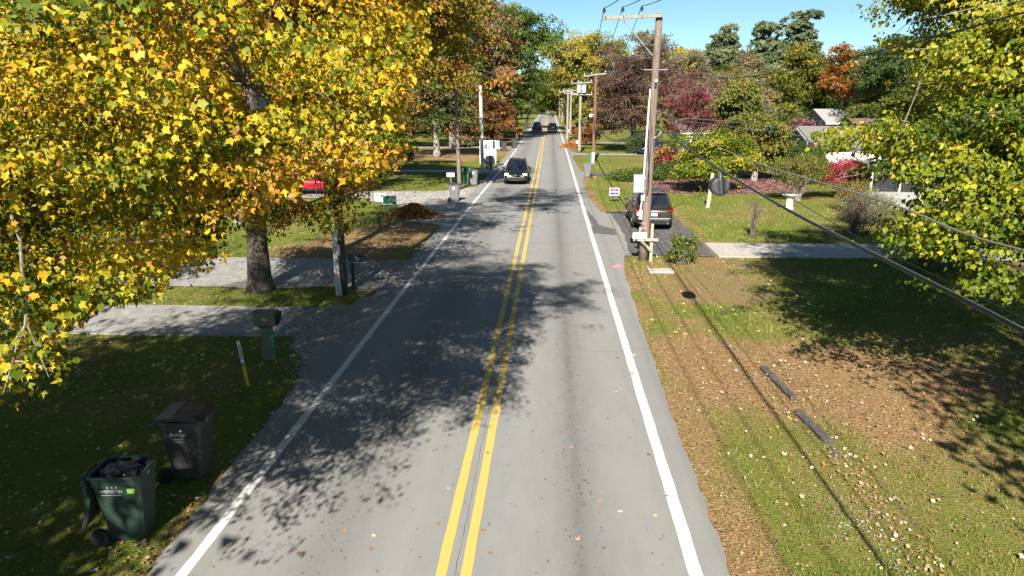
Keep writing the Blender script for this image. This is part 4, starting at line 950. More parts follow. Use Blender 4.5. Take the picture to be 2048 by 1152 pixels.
# roofs of the houses further back
h2 = gable_house('ranch_house', 'low far house showing only a brown roof with a round dark vent', (39.0, 88, 0), 0, 7.5, 9, 2.6, 4.0, M['siding'], M['roof_brown'])
vt = PY(1641, 242, 85.5) - np.array([39.0, 88, 0]); MB().cyl((vt[0], vt[1], vt[2] - .5), (vt[0], vt[1], vt[2] + .05), .42, 14).build('roof_vent', M['black'], h2)
h3 = gable_house('ranch_house', 'far house with a mid grey gabled roof, just above the brown roof', (42.0, 107, 0), 0, 8.4, 10, 3.2, 4.85, M['siding'], M['roof_grey'])
h4 = gable_house('ranch_house', 'far house with the palest grey roof beside the cedar', (47.6, 109, 0), 0, 9, 10, 3.0, 4.4, M['trim'], M['roof_pale'])
h5 = gable_house('white_house', 'white house half lost behind the orange maple and the red car', (-26, 64, 0), .1, 15, 9, 3.4, 6.2, M['trim'], M['roof_grey'])
for k in range(3): window(h5, (-4 + k * 4, -4.53, 1.7), 1.3, 1.4, 0, M['grey_print'], (2, 2), True)
h6 = gable_house('white_house', 'pale house glimpsed through the red dogwood', (23, 96, 0), 0, 13, 9, 2.3, 3.4, M['trim'], M['roof_tan'])
for k in range(3): window(h6, (-4 + k * 4, -4.53, 1.3), 1.2, 1.1, 0, M['grey_print'], (2, 2))

# ================================================================== VEHICLES
def wheel(parent, x, y, r, w):
    tire = MB(); n = 20; s = 1 if x > 0 else -1
    prof = [(r * .62, -w / 2), (r * .93, -w / 2), (r, -w * .32), (r, w * .32), (r * .93, w / 2), (r * .62, w / 2)]
    secs = [[(x + px, y + pr * math.cos(2 * math.pi * k / n), r + pr * math.sin(2 * math.pi * k / n)) for pr, px in prof] for k in range(n + 1)]
    tire.loft(secs, close=False, cap=False)
    wo = tire.build('wheel', M['rubber'], parent, True)
    rim = MB(); xo = x + s * w * .36
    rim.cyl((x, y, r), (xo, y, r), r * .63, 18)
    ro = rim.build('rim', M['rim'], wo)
    sp = MB()
    for k in range(5):
        a = 2 * math.pi * k / 5; R = Matrix.Rotation(a, 3, 'X')
        sp.box(Vector((xo + s * .012, y, r)) + R @ Vector((0, 0, r * .32)), (.02, r * .16, r * .56), R)
    sp.cyl((xo, y, r), (xo + s * .03, y, r), r * .14, 10)
    sp.build('spokes', M['rim_bright'], wo)
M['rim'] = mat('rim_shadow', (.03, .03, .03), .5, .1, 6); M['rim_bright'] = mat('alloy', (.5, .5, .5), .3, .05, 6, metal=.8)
def car(name, label, cat, loc, rz, paint, L=4.9, Wd=1.9, H=1.78, sedan=False, lamps=False, group=None, detail=True, plate=None):
    """front at local +y; body is a loft of cross sections, glass and trim are parts"""
    t = thing(name, label, cat, loc, rz, group); w = Wd / 2; h2 = L / 2
    zb = .26; belt = 1.0 if sedan else 1.10
    #        y, half width factor, sill z, waist z, top z
    st = [(-h2, .80, .42, .70, belt * .86), (-h2 + .10, .93, .34, .72, belt * .93), (-h2 + .45, .985, .27, .74, belt), (-L * .22, 1.0, zb, .74, belt), (0, 1.0, zb, .72, belt - .02),
          (L * .16, .995, zb, .72, belt - .04), (L * .23, .99, zb, .72, belt - .05), (L * .36, .975, zb, .70, belt - .13), (h2 - .28, .93, .27, .66, belt - .22), (h2 - .08, .84, .32, .60, belt - .33), (h2, .70, .40, .58, belt - .44)]
    secs = []
    for y, f, z0, zm, zt in st:
        hw = w * f
        half = [(hw * .75, z0), (hw * .95, z0 + .06), (hw * 1.0, zm), (hw * .985, (zm + zt) / 2 + .04), (hw * .93, zt - .05), (hw * .80, zt + .0), (hw * .40, zt + .025)]
        secs.append([(x, y, z) for x, z in half] + [(-x, y, z) for x, z in reversed(half)])
    b = MB(); b.loft(secs)
    b.build('body', paint, t, True, fixn=True)
    # cabin
    yr0, yr1, yf1, yf0 = (-L * .40, -L * .24, L * .06, L * .22) if sedan else (-h2 + .12, -h2 + .62, L * .075, L * .225)
    wb, wr = w * .92, w * .70; zr = H
    def ring(z, ya, yb, hw, rnd): return [(-hw + rnd, ya, z), (hw - rnd, ya, z), (hw, ya + rnd, z), (hw, yb - rnd, z), (hw - rnd, yb, z), (-hw + rnd, yb, z), (-hw, yb - rnd, z), (-hw, ya + rnd, z)]
    def lerp(f): return (belt - .06 + (zr - .05 - belt + .06) * f, yr0 + (yr1 - yr0) * f, yf0 + (yf1 - yf0) * f, wb + (wr - wb) * f)
    c = MB(); secs = []
    for f in (0, .5, .93): z, a, bb, hw = lerp(f); secs.append(ring(z, a, bb, hw, .10))
    z, a, bb, hw = lerp(1.0); secs.append(ring(z + .02, a + .10, bb - .10, hw - .08, .12)); secs.append(ring(z + .05, a + .3, bb - .3, hw - .25, .14))
    c.loft(secs); c.build('cabin', paint, t, True, fixn=True)
    def quad(f0, f1, side, y0=None, y1=None, off=.012, m='glass_dark', nm='window'):
        q = MB(); P = []
        for f, s in ((f0, 0), (f0, 1), (f1, 1), (f1, 0)):
            z, a, bb, hw = lerp(f)
            if side in ('L', 'R'):
                yy = (a + .16) + (bb - a - .32) * (y0 if s == 0 else y1); P.append(((hw + off) * (1 if side == 'R' else -1), yy, z))
            else:
                xx = (hw - .13) * (-1 if s == 0 else 1); P.append((xx, bb + off if side == 'F' else a - off, z))
        n = (Vector(P[1]) - Vector(P[0])).cross(Vector(P[3]) - Vector(P[0])).normalized() * .012
        q.add(P + [tuple(Vector(p) - n) for p in P], [(0, 1, 2, 3), (7, 6, 5, 4), (0, 4, 5, 1), (1, 5, 6, 2), (2, 6, 7, 3), (3, 7, 4, 0)])
        return q.build(nm, M[m], t, fixn=True)
    quad(.14, .92, 'F', nm='windscreen'); quad(.22, .90, 'B', nm='rear_window')
    for sd in ('L', 'R'):
        for y0, y1 in ((.02, .22), (.25, .58), (.61, .97)): quad(.18, .90, sd, y0, y1, nm='side_window')
    r = .34 if sedan else .37
    for sx in (-1, 1):
        for yy in (L * .29, -L * .30):
            MB().cyl((sx * (w * .97 - .02), yy, r + .02), (sx * (w * .985 + .012), yy, r + .02), r + .055, 20).build('wheel_arch', M['black'], t)
            wheel(t, sx * (w - .08), yy, r, .22)
        MB().bevbox((sx * (w + .11), L * .155, belt + .06), (.20, .10, .15), .03).build('mirror', paint if not lamps else M['black'], t)
        MB().tube([(sx * wr * .95, yr1 + .1, zr + .015), (sx * wr * .95, yr1 + .2, zr + .06), (sx * wr * .95, yf1 - .3, zr + .06), (sx * wr * .95, yf1 - .15, zr + .015)], .02, 6).build('roof_rail', M['black'], t) if not sedan else None
        # lamps
        MB().bevbox((sx * w * .74, h2 - .17, belt - .33), (.26, .20, .13), .03, Matrix.Rotation(-sx * .5, 3, 'Z')).build('headlight', M['headlamp'] if lamps else M['glass_dark'], t)
        tl = MB(); tl.bevbox((sx * w * .82, -h2 + .045, belt * .88), (.26, .10, .10), .02, Matrix.Rotation(sx * .25, 3, 'Z')); tl.bevbox((sx * w * .935, -h2 + .16, belt * .93), (.06, .18, .16), .02)
        tl.build('taillight', M['taillight'], t)
        if detail:
            for yy in (L * .02, -L * .17): MB().bevbox((sx * (w + .012), yy, .88), (.03, .20, .035), .01).build('door_handle', paint, t)
            for yy in (L * .155, -L * .07, -L * .24): MB().box((sx * (w * .996), yy, .72), (.012, .012, .55)).build('door_seam', M['black'], t)
            MB().box((sx * (w * .965), 0, .33), (.07, L * .42, .14)).build('sill', M['black'], t)
    MB().bevbox((0, -h2 - .01, .44), (Wd * .80, .20, .28), .05).build('rear_bumper', M['black'], t)
    MB().bevbox((0, -h2 - .035, .60), (Wd * .82, .14, .05), .02).build('bumper_step', M['chrome'] if not lamps else M['black'], t)
    fb = MB(); fb.bevbox((0, h2 - .05, .46), (Wd * .76, .22, .26), .05); fb.build('front_bumper', M['black'], t)
    MB().bevbox((0, h2 - .06, .68), (Wd * .42, .12, .16), .03).build('grille', M['black'], t)
    MB().bevbox((0, h2 + .055, .335), (Wd * .55, .04, .05), .015).build('chin_trim', M['black'], t)
    MB().cyl((0, h2 + .01, .70), (0, h2 + .03, .70), .07, 14).build('emblem', M['chrome'], t)
    MB().bevbox((0, -h2 - .02, .80), (.54, .04, .17), .012).build('plate_recess', M['black'], t)
    po = MB().box((0, -h2 - .045, .80), (.31, .014, .16)).build('license_plate', M['white_print'], t)
    MB().box((0, -h2 - .054, .865), (.31, .006, .03)).build('plate_band', M['blue_print'], po)
    MB().bevbox((0, -h2 - .0, .925), (Wd * .62, .05, .035), .01).build('tailgate_trim', M['chrome'], t)
    if not sedan: MB().bevbox((0, yr1 - .05, zr - .015), (wr * 1.7, .24, .045), .018).build('spoiler', paint, t)
    MB().tube([(w * .1, yr0 + .1, belt + .03), (-w * .25, yr0 + .02, belt + .05)], .012, 5).build('wiper', M['black'], t)
    return t
M['paint_olive'] = car_paint('olive_brown_paint', (.048, .043, .033), .45)
M['paint_black'] = car_paint('black_paint', (.008, .009, .012), .1)
M['paint_navy'] = car_paint('navy_paint', (.012, .022, .05), .2)
M['paint_red'] = car_paint('red_paint_car', (.50, .008, .03), .1)
c1 = car('parked_suv', 'dark olive crossover parked tail first on the asphalt pad behind the main pole', 'car', (5.18, 37.4, .012), -.015, M['paint_olive'], 4.95, 1.94, 1.80)
for sx in (-1, 1): MB().cyl((sx * .66, -2.62, .38), (sx * .66, -2.50, .38), .05, 10).build('exhaust', M['chrome'], c1)
car('oncoming_suv', 'black crossover driving towards the camera with lit headlamps', 'car', (-2.5, 56.3, .014), math.pi, M['paint_black'], 4.6, 1.82, 1.70, lamps=True)
yb = G(1076, 263); car('oncoming_pickup', 'dark blue car far down the road, coming on in the shade', 'car', (-2.6, yb[1] + 2.2, .014), math.pi, M['paint_navy'], 4.9, 1.95, 1.85, detail=False)
yb = G(1104, 264); car('departing_suv', 'dark car far down the road, driving away with its bright plate showing', 'car', (.55, yb[1] + 2.2, .014), 0, M['paint_black'], 4.6, 1.85, 1.70, detail=False)
car('red_car', 'bright red hatchback parked on the lawn drive behind the maple leaves', 'car', (-16.0, 48.5, .012), math.pi / 2 + math.pi, M['paint_red'], 4.2, 1.75, 1.48, sedan=True)
car('distant_car', 'tiny car at the vanishing end of the road', 'car', (-2.4, 330, .014), math.pi, M['paint_navy'], 4.4, 1.8, 1.5, sedan=True, detail=False)
car('garden_car', 'dark car half hidden under the burgundy tree by the far drive', 'car', (12.6, 86.0, .012), math.pi / 2, M['paint_navy'], 4.5, 1.8, 1.5, sedan=True, detail=False)

# ================================================================== CARTS
def cart(name, label, loc, rz, body_m, lid_m, open_=False, h=1.02, wd=.60, dp=.68, group=None, marks=None, sc=1.0, cat='trash cart'):
    """wheeled bin; its front faces local +x, wheels and handle at local -x, sides face y"""
    t = thing(name, label, cat, loc, rz, group); t.scale = (sc,) * 3
    b = MB(); d0, w0 = dp * .70, wd * .72; th = .025
    def sec(z, d, w, xo=0, r=.05):
        a, c = d / 2, w / 2
        return [(xo - a + r, -c, z), (xo + a - r, -c, z), (xo + a, -c + r, z), (xo + a, c - r, z), (xo + a - r, c, z), (xo - a + r, c, z), (xo - a, c - r, z), (xo - a, -c + r, z)]
    b.loft([sec(.04, d0, w0, .03), sec(.30, d0 * 1.07, w0 * 1.07, .03), sec(h * .86, dp * .93, wd * .93, .01), sec(h * .865, dp * .97, wd * .97, .01), sec(h * .97, dp * .985, wd * .985, 0), sec(h * .975, dp * 1.04, wd * 1.05, 0), sec(h, dp * 1.04, wd * 1.05, 0), sec(h, dp * .95, wd * .95, 0), sec(h * .80, dp * .86, wd * .86, 0)])
    b.build('bin_body', body_m, t)
    # ribs pressed in the sides
    for s in (-1, 1):
        MB().box((.02, s * (wd * .445), h * .60), (dp * .62, .012, .02)).build('side_rib', body_m, t)
    hb = MB(); hx = -dp * .52
    hb.tube([(hx, -wd * .36, h * .95), (hx - .11, -wd * .36, h * .93), (hx - .11, wd * .36, h * .93), (hx, wd * .36, h * .95)], .02, 8); hb.build('handle', body_m, t)
    lid = MB()
    def lsec(x, z, w, th_): return [(x, -w / 2, z), (x, w / 2, z), (x, w / 2 * .98, z + th_), (x, -w / 2 * .98, z + th_)]
    lid.loft([lsec(0, 0, wd * 1.06, .02), lsec(.03, 0, wd * 1.08, .05), lsec(dp * .35, .015, wd * 1.08, .06), lsec(dp * .40, .025, wd * 1.04, .075), lsec(dp * .9, .0, wd * 1.02, .055), lsec(dp * 1.08, -.03, wd * 1.0, .04)])
    lo = lid.build('lid', lid_m, t); lo.location = (hx, 0, h + .006)
    if open_: lo.rotation_euler = (0, -math.radians(264), 0); lo.location = (hx - .03, 0, h - .02)
    ax = MB(); ax.cyl((-dp * .40, -wd * .52, .125), (-dp * .40, wd * .52, .125), .014, 8); ax.build('axle', M['steel'], t)
    for s in (-1, 1):
        wv = MB(); wv.cyl((-dp * .40, s * wd * .43, .125), (-dp * .40, s * wd * .53, .125), .125, 18); wo = wv.build('wheel', M['rubber'], t)
        hv = MB(); hv.cyl((-dp * .40, s * wd * .50, .125), (-dp * .40, s * wd * .537, .125), .075, 14)
        for k in range(6):
            R = Matrix.Rotation(k * math.pi / 3, 3, 'Y'); hv.box(Vector((-dp * .40, s * wd * .54, .125)) + R @ Vector((0, 0, .04)), (.015, .01, .07), R)
        hv.build('hub', M['black'], wo)
    if marks: marks(t, wd, dp, h)
    return t
def marks_green(t, wd, dp, h):
    y = -wd * .482
    for k in range(3): MB().bevbox((-.07 + k * .055, y - .004, h * .855), (.022, .006, .022), .004).build('badge', M['cart_print'], t)
    lettering('AMERICAN', .062, M['cart_print'], t, (-.04, y - .002, h * .795), bold=.002)
    MB().box((-.04, y - .001, h * .745), (.26, .005, .012)).build('printed_bar', M['cart_print'], t)
    MB().box((.225, y - .002, h * .80), (.10, .006, .07)).build('sticker', M['lime_print'], t)
    lettering('5127', .04, M['white_print'], t, (dp * .505, 0, h * .92), rot=(math.pi / 2, 0, math.pi / 2))
def marks_grey(t, wd, dp, h):
    y = -wd * .482
    lettering('Borden', .078, M['cart_print'], t, (0, y - .002, h * .80), bold=.002)
    lettering('waste removal', .03, M['cart_print'], t, (.0, y - .002, h * .735)); lettering('& recycling', .03, M['cart_print'], t, (.0, y - .002, h * .69))
    MB().bevbox((.05, y - .003, h * .865), (.03, .006, .03), .006).build('badge', M['white_print'], t)
    lettering('4410', .04, M['white_print'], t, (dp * .505, 0, h * .92), rot=(math.pi / 2, 0, math.pi / 2))
gc = cart('trash_cart', 'dark green wheeled cart with its lid hanging open and white lettering', (-6.10, 9.02, 0), .10, M['cart_green'], M['cart_green'], True, marks=marks_green, sc=1.06)
cart('trash_cart', 'charcoal cart with its dark lid shut, behind the open green one', (-6.05, 10.75, 0), .06, M['cart_grey'], M['lid_dark'], False, marks=marks_grey, sc=1.08, group=None)
bg_ = thing('garbage_bag', 'shiny black bag with a blue rim stuffed in the open green cart', 'bag', (-6.10, 9.02, .98), .1)
bm = bmesh.new(); bmesh.ops.create_icosphere(bm, subdivisions=4, radius=1)
for v in bm.verts:
    n_ = .10 * math.sin(9 * v.co.x + 3 * v.co.y) * math.sin(7 * v.co.y) + .06 * math.sin(17 * v.co.x - 5) * math.sin(15 * v.co.y)
    v.co = Vector((v.co.x * .31 * (1 + n_), v.co.y * .265 * (1 + n_), v.co.z * .13 + n_ * .22))
mb_ = bpy.data.meshes.new('bag'); bm.to_mesh(mb_); bm.free(); mb_.materials.append(M['bag']); mb_.polygons.foreach_set('use_smooth', [True] * len(mb_.polygons)); link('bag', mb_, bg_)
for s in (-1, 1): MB().box((.05 * s, s * .282, .035), (.3, .012, .05)).build('rim', M['bag_blue'], bg_)
def star_mark(t, wd, dp, h): MB().bevbox((0, -wd * .482, h * .82), (.14, .006, .12), .002).build('badge', M['white_print'], t)
cart('trash_cart', 'grey cart standing on the gravel nearest the leaf pile', (-5.95, 44.8, 0), .05, M['cart_mid'], M['lid_dark'], marks=star_mark, sc=1.04)
cart('trash_cart', 'grey cart beside the dark green roadside mailbox', (-5.7, 54.0, 0), .05, M['cart_mid'], M['lid_dark'], marks=star_mark, sc=1.1)
cart('trash_cart', 'pale grey cart on the road edge opposite, by the red brown pole', (3.2, 60.2, 0), math.pi, M['cart_mid'], M['cart_mid'], marks=star_mark, sc=1.05)
cart('trash_cart', 'pale grey cart behind the blank white sign post', (-5.5, 67.0, 0), 0, M['cart_mid'], M['cart_mid'], sc=1.1)
for k, (u, v, lab) in enumerate([(1029, 296, 'black cart by the shaded far verge, nearer of two'), (1040, 272, 'black cart beside the short brown post down the road'), (1008, 302, 'black cart under the orange tree by the far verge')]):
    p = G(u, v); cart('trash_cart', lab, (p[0], p[1], 0), 0, M['cart_grey'], M['black'], sc=1.1)
p = G(666, 327); t = thing('storage_barrel', 'small blue barrel half hidden by maple leaves past the red car', 'barrel', (p[0], p[1], 0))
MB().tube([(0, 0, 0), (0, 0, .05), (0, 0, .85), (0, 0, .9)], [.24, .28, .28, .25], 14).build('drum', mat('blue_plastic', (.02, .09, .5), .4, .1, 6), t)
MB().cyl((0, 0, .9), (0, 0, .94), .26, 14).build('lid', M['white'], t)

# ================================================================== MAILBOXES, MARKERS, SIGNS
def mailbox_shell(b, L, w, h, z, x0=0, y0=0, axis='x'):
    n = 8; pts = [(-w / 2, 0), (w / 2, 0), (w / 2, h * .55)] + [(w / 2 * math.cos(math.pi * k / n), h * .55 + h * .45 * math.sin(math.pi * k / n)) for k in range(1, n)] + [(-w / 2, h * .55)]
    if axis == 'x': b.loft([[(x0 + s * L / 2, y0 + p[0], z + p[1]) for p in pts] for s in (-1, 1)])
    else: b.loft([[(x0 + p[0], y0 + s * L / 2, z + p[1]) for p in pts] for s in (-1, 1)])
# taupe moulded mailbox by the near concrete drive; its door faces the road (+x)
p = G(539, 717); t = thing('mailbox', 'taupe moulded mailbox on a thick post with a green number strip', 'mailbox', (p[0], p[1], 0))
b = MB(); b.loft([[(x * s, y * s + .0, z) for x, y in ((-.12, -.11), (.12, -.11), (.12, .11), (-.12, .11))] for z, s in ((-.05, 1.05), (.5, 1.0), (.80, .98), (.86, 1.25))]); b.build('post', M['mailbox_taupe'], t, fixn=True)
b = MB(); b.bevbox((0.0, 0, 1.04), (.58, .30, .34), .05); b.bevbox((0, 0, 1.20), (.60, .33, .07), .03); b.build('box', M['mailbox_taupe'], t)
MB().bevbox((.315, .0, 1.06), (.05, .28, .32), .02, Matrix.Rotation(.22, 3, 'Y')).build('door', M['black'], t)
lettering('521', .085, M['white_print'], t, (.02, -.156, 1.05), bold=.002)
gs = MB().box((.155, -.10, .46), (.09, .012, .62)).build('number_strip', M['green_sign'], t)
for k, ch in enumerate('521'): lettering(ch, .085, M['white_print'], gs, (.155, -.109, .60 - k * .11))
MB().box((.155, -.088, .40), (.02, .014, .85)).build('strip_stake', M['steel'], t)
# neighbour's dark mailbox fixed beside the roadside pole
t = thing('mailbox', 'dark blue grey mailbox on an arm beside the shaded roadside pole', 'mailbox', (-6.35, 23.1, 0))
b = MB(); mailbox_shell(b, .62, .19, .24, .98); b.build('box', mat('slate_blue', (.06, .075, .10), .5, .1, 6), t)
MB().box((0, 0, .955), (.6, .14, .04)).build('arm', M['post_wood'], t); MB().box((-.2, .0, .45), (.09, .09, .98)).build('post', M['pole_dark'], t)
lettering('527', .10, M['white_print'], t, (0, -.098, 1.08))
# white mailbox cantilevered from a weathered post at the main pole
t = thing('mailbox', 'white mailbox cantilevered on a braced weathered post at the main pole', 'mailbox', (4.08, 28.05, 0))
MB().loft([[(-.055, -.055, -.1), (.055, -.055, -.1), (.055, .055, -.1), (-.055, .055, -.1)], [(-.055, -.055, 1.50), (.055, -.055, 1.50), (.055, .055, 1.50), (-.055, .055, 1.50)]]).build('post', M['post_wood'], t, fixn=True)
MB().box((-.25, -.10, .88), (.98, .085, .10)).build('arm', M['post_wood'], t)
b = MB(); b.tube([(-.42, -.10, .84), (-.02, -.10, .42)], .05, 4); b.build('brace', M['post_wood'], t)
b = MB(); mailbox_shell(b, .52, .18, .24, .935, -.48, -.10); b.build('box', M['white'], t)
MB().box((-.755, -.10, 1.03), (.02, .16, .19)).build('door', M['white'], t)
lettering('S F', .05, M['red_print'], t, (-.62, -.195, 1.10))
MB().box((-.62, -.10, .86), (.10, .09, .05)).build('bracket', M['black'], t)
# roadside green mailbox and the white one behind it
p = G(936, 377); t = thing('mailbox', 'dark green mailbox with a bright green number strip by the grey cart', 'mailbox', (-6.05, 53.2, 0))
MB().box((.0, 0, .5), (.1, .1, 1.05)).build('post', M['post_wood'], t)
b = MB(); mailbox_shell(b, .62, .34, .36, 1.02, -.05); b.build('box', mat('dark_green_metal', (.012, .05, .035), .45, .1, 6), t)
b = MB().box((-.2, -.09, .55), (.16, .012, .62)).build('number_strip', M['green_sign'], t); MB().box((-.2, -.07, .4), (.03, .02, .8)).build('strip_stake', M['steel'], t)
p = G(902, 374); t = thing('mailbox', 'small whitish mailbox on a thin post on the shaded lawn', 'mailbox', (p[0], p[1], 0))
MB().cyl((0, 0, 0), (0, 0, .75), .03, 8).build('post', M['steel'], t); b = MB(); mailbox_shell(b, .58, .22, .30, .75); b.build('box', M['cabinet'], t)
p = G(972, 346); t = thing('mailbox', 'pinkish old mailbox on a wooden arm beside the white pole', 'mailbox', (p[0], p[1], 0))
MB().box((0, 0, .5), (.1, .1, 1.0)).build('post', M['post_wood'], t); b = MB(); mailbox_shell(b, .55, .2, .26, 1.0); b.build('box', mat('faded_pink', (.36, .25, .22), .7, .15, 6), t); MB().box((0, 0, .97), (.7, .12, .05)).build('arm', M['post_wood'], t)
p = G(1157, 303); t = thing('mailbox', 'white mailbox at the foot of the third pole', 'mailbox', (p[0] - .05, p[1] - .6, 0))
MB().box((0, 0, .5), (.1, .1, 1.0)).build('post', M['post_wood'], t); b = MB(); mailbox_shell(b, .62, .26, .36, 1.0); b.build('box', M['white'], t)
p = G(1138, 276); t = thing('mailbox', 'tiny white mailbox on the verge far along the road', 'mailbox', (p[0], p[1], 0))
MB().box((0, 0, .5), (.1, .1, 1.0)).build('post', M['post_wood'], t); b = MB(); mailbox_shell(b, .55, .3, .45, 1.0); b.build('box', M['white'], t)
# yellow pipeline marker
p = G(496, 771); t = thing('marker_post', 'leaning yellow marker post with a white lettered upper half', 'marker post', (p[0], p[1], 0)); t.rotation_euler = (0.03, -.10, .1)
MB().bevbox((0, 0, .52), (.075, .03, 1.12), .012).build('stake', M['yellow'], t)
so = MB().box((0, -.0165, .80), (.066, .003, .50)).build('decal', M['white_print'], t)
lettering('WARNING', .075, M['blue_print'], so, (0, -.019, .82), rot=(math.pi / 2, math.pi / 2, 0), bold=.002)
MB().box((0, -.0165, .515), (.06, .003, .07)).build('green_decal', M['green_print'], t)
# yard signs
def yard_sign(label, p, w, h, z0, face, parts, rz=0.0, frame=True):
    t = thing('yard_sign', label, 'yard sign', (p[0], p[1], 0), rz)
    MB().box((0, 0, z0 + h / 2), (w, .012, h)).build('panel', face, t)
    if frame:
        b = MB()
        for s in (-1, 1): b.cyl((s * w * .3, .012, 0), (s * w * .3, .012, z0 + h * .6), .006, 6)
        b.build('wire_stake', M['steel'], t)
    for (cx, cz, sw, sh, m) in parts: MB().box((cx * w, -.0085, z0 + cz * h), (sw * w, .004, sh * h)).build('printed_field', M[m], t)
    return t
p = (4.10, 45.1); t = yard_sign('red and blue campaign sign on stakes in the sunny verge', p, .62, .46, .42, M['white_print'], [(0, .72, .86, .38, 'red_print'), (0, .25, .86, .34, 'blue_print')], .05)
lettering('ELECT', .065, M['white_print'], t, (0, -.012, .42 + .76 * .46)); lettering('RIVERA', .135, M['white_print'], t, (0, -.012, .42 + .50 * .46), bold=.002, squeeze=.9); lettering('COUNCIL', .05, M['white_print'], t, (0, -.012, .42 + .2 * .46))
p = G(780, 424); t = yard_sign('white and green lettered lawn sign by the shaded gravel', p, .80, .52, .42, M['white_print'], [(0, .5, .90, .86, 'green_print'), (0, .62, .82, .52, 'white_print')], .05)
lettering('ALL SEASON', .13, M['grey_print'], t, (0, -.013, .42 + .74 * .52), bold=.003, squeeze=.9); lettering('LAWN', .15, M['lime_print'], t, (0, -.013, .42 + .52 * .52), bold=.004); lettering('521-0147', .10, M['white_print'], t, (0, -.013, .42 + .2 * .52), bold=.003)
p = G(761, 415); t = yard_sign('white lawn sign with dark shapes, partly behind the green lettered one', p, .66, .50, .36, M['white_print'], [(-.1, .42, .28, .16, 'grey_print'), (-.28, .78, .3, .2, 'grey_print'), (.2, .66, .34, .3, 'grey_print')], .05)
# white banner beside the white pole
t = yard_sign('large white banner with a dark skyline picture and red words beside the white pole', (-6.15, 72.5), 1.5, 1.75, .55, M['white_print'], [], 0, False)
for s in (-1, 1): MB().box((s * .78, 0, 1.15), (.06, .06, 2.35)).build('frame_post', M['white'], t)
for k, (cx, w_, h_) in enumerate(((-.55, .28, .38), (-.30, .14, .5), (-.14, .16, .62), (.03, .12, .5), (.16, .1, .34))): MB().box((cx, -.009, 1.42 + h_ / 2), (w_, .004, h_)).build('skyline_block', M['grey_print'], t)
b = MB(); b.tube([(.3, -.012, 2.05), (.38, -.012, 1.75), (.6, -.012, 1.55)], .05, 4); b.build('skyline_arc', mat('blue_grey_print', (.25, .32, .42), .6), t)
lettering('WELCOME', .20, mat('dull_red_print', (.35, .12, .15), .6), t, (.02, -.012, 1.24), bold=.008); lettering('PARADE', .27, M['red_print'], t, (-.06, -.012, .96), bold=.012)
# blank backed street sign
t = thing('street_sign', 'blank grey white back of a road sign on a thin steel post', 'street sign', (-5.02, 68.4, 0))
MB().box((0, 0, 1.2), (.06, .04, 2.6)).build('post', M['steel'], t); MB().bevbox((0, -.03, 2.12), (.62, .012, .76), .004).build('plate', M['pvc'], t)
p = G(905, 217)
# small white and teal markers at the second pole
t = thing('marker_post', 'short white utility pedestal with a green number strip at the second pole', 'marker post', (4.42, 73.6, 0))
MB().bevbox((.0, 0, .55), (.26, .2, 1.1), .03).build('pedestal', M['pvc'], t); MB().box((-.24, -.06, .55), (.16, .012, .8)).build('number_strip', M['green_sign'], t); MB().box((-.24, 0, .4), (.03, .03, .8)).build('strip_stake', M['steel'], t)
t = thing('marker_flag', 'tiny orange marker flag in the sunny verge', 'marker flag', tuple(G(1190, 367)))
MB().cyl((0, 0, 0), (0, 0, .55), .008, 6).build('wire', M['steel'], t); MB().box((.0, 0, .48), (.14, .01, .14)).build('pennant', mat('orange_plastic', (.8, .12, .02), .5), t)
# bird bath
t = thing('bird_bath', 'white pedestal bird bath with a stone bowl on the lawn', 'bird bath', (14.1, 42.6, 0))
MB().tube([(0, 0, 0), (0, 0, .08), (0, 0, .14), (0, 0, .62), (0, 0, .70)], [.26, .26, .19, .20, .24], 14).build('pedestal', M['white'], t)
MB().tube([(0, 0, .70), (0, 0, .78), (0, 0, .84), (0, 0, .845), (0, 0, .78)], [.22, .40, .46, .40, .2], 18).build('bowl', M['stone'], t)
# cut wooden post standing in the lawn below the cables
t = thing('wooden_post', 'pale bare stub of a cut utility pole standing in the lawn', 'post', (9.46, 43.0, 0))
MB().tube([(0, 0, -.05), (.06, 0, .5), (.14, 0, 1.6), (.16, 0, 2.05)], [.125, .12, .11, .10], 10).build('stub', mat('bleached_wood', (.42, .36, .28), .9, .2, 6, .4, stretch=(6, 6, .4)), t)
# landscape timbers sunk in the grass
for k, (a, c, w_, lab) in enumerate([(G(1527, 737), G(1588, 799), .17, 'long dark landscape timber lying whole in the leafy grass'), (G(1597, 825), G(1657, 886), .20, 'cracked landscape timber sunk in two pieces, in line after the whole one'),
                                 (G(1664, 898), G(1674, 914), .17, 'short broken stub of landscape timber among pale leaves')]):
    d = Vector(c) - Vector(a); L_ = d.length; r2 = random.Random(k); secs = []
    for q in range(13):
        f = q / 12; ww = w_ * r2.uniform(.82, 1.08); zt = (.085 if k < 2 else .04 if k == 2 else .012) * r2.uniform(.6, 1.15); ox = r2.uniform(-.014, .014)
        secs.append([(-ww / 2 + ox, f * L_, -.05), (ww / 2 + ox, f * L_, -.05), (ww / 2 * .95 + ox, f * L_, zt * .75), (ww * .25 + ox, f * L_, zt), (-ww * .25 + ox, f * L_, zt * r2.uniform(.8, 1)), (-ww / 2 * .95 + ox, f * L_, zt * .7)])
    o = MB().loft(secs).build('landscape_timber', M['timber'], None, fixn=True); o.location = (a[0], a[1], 0); o.rotation_euler = (0, 0, math.atan2(-d.x, d.y)); tag(o, lab, 'timber', None)
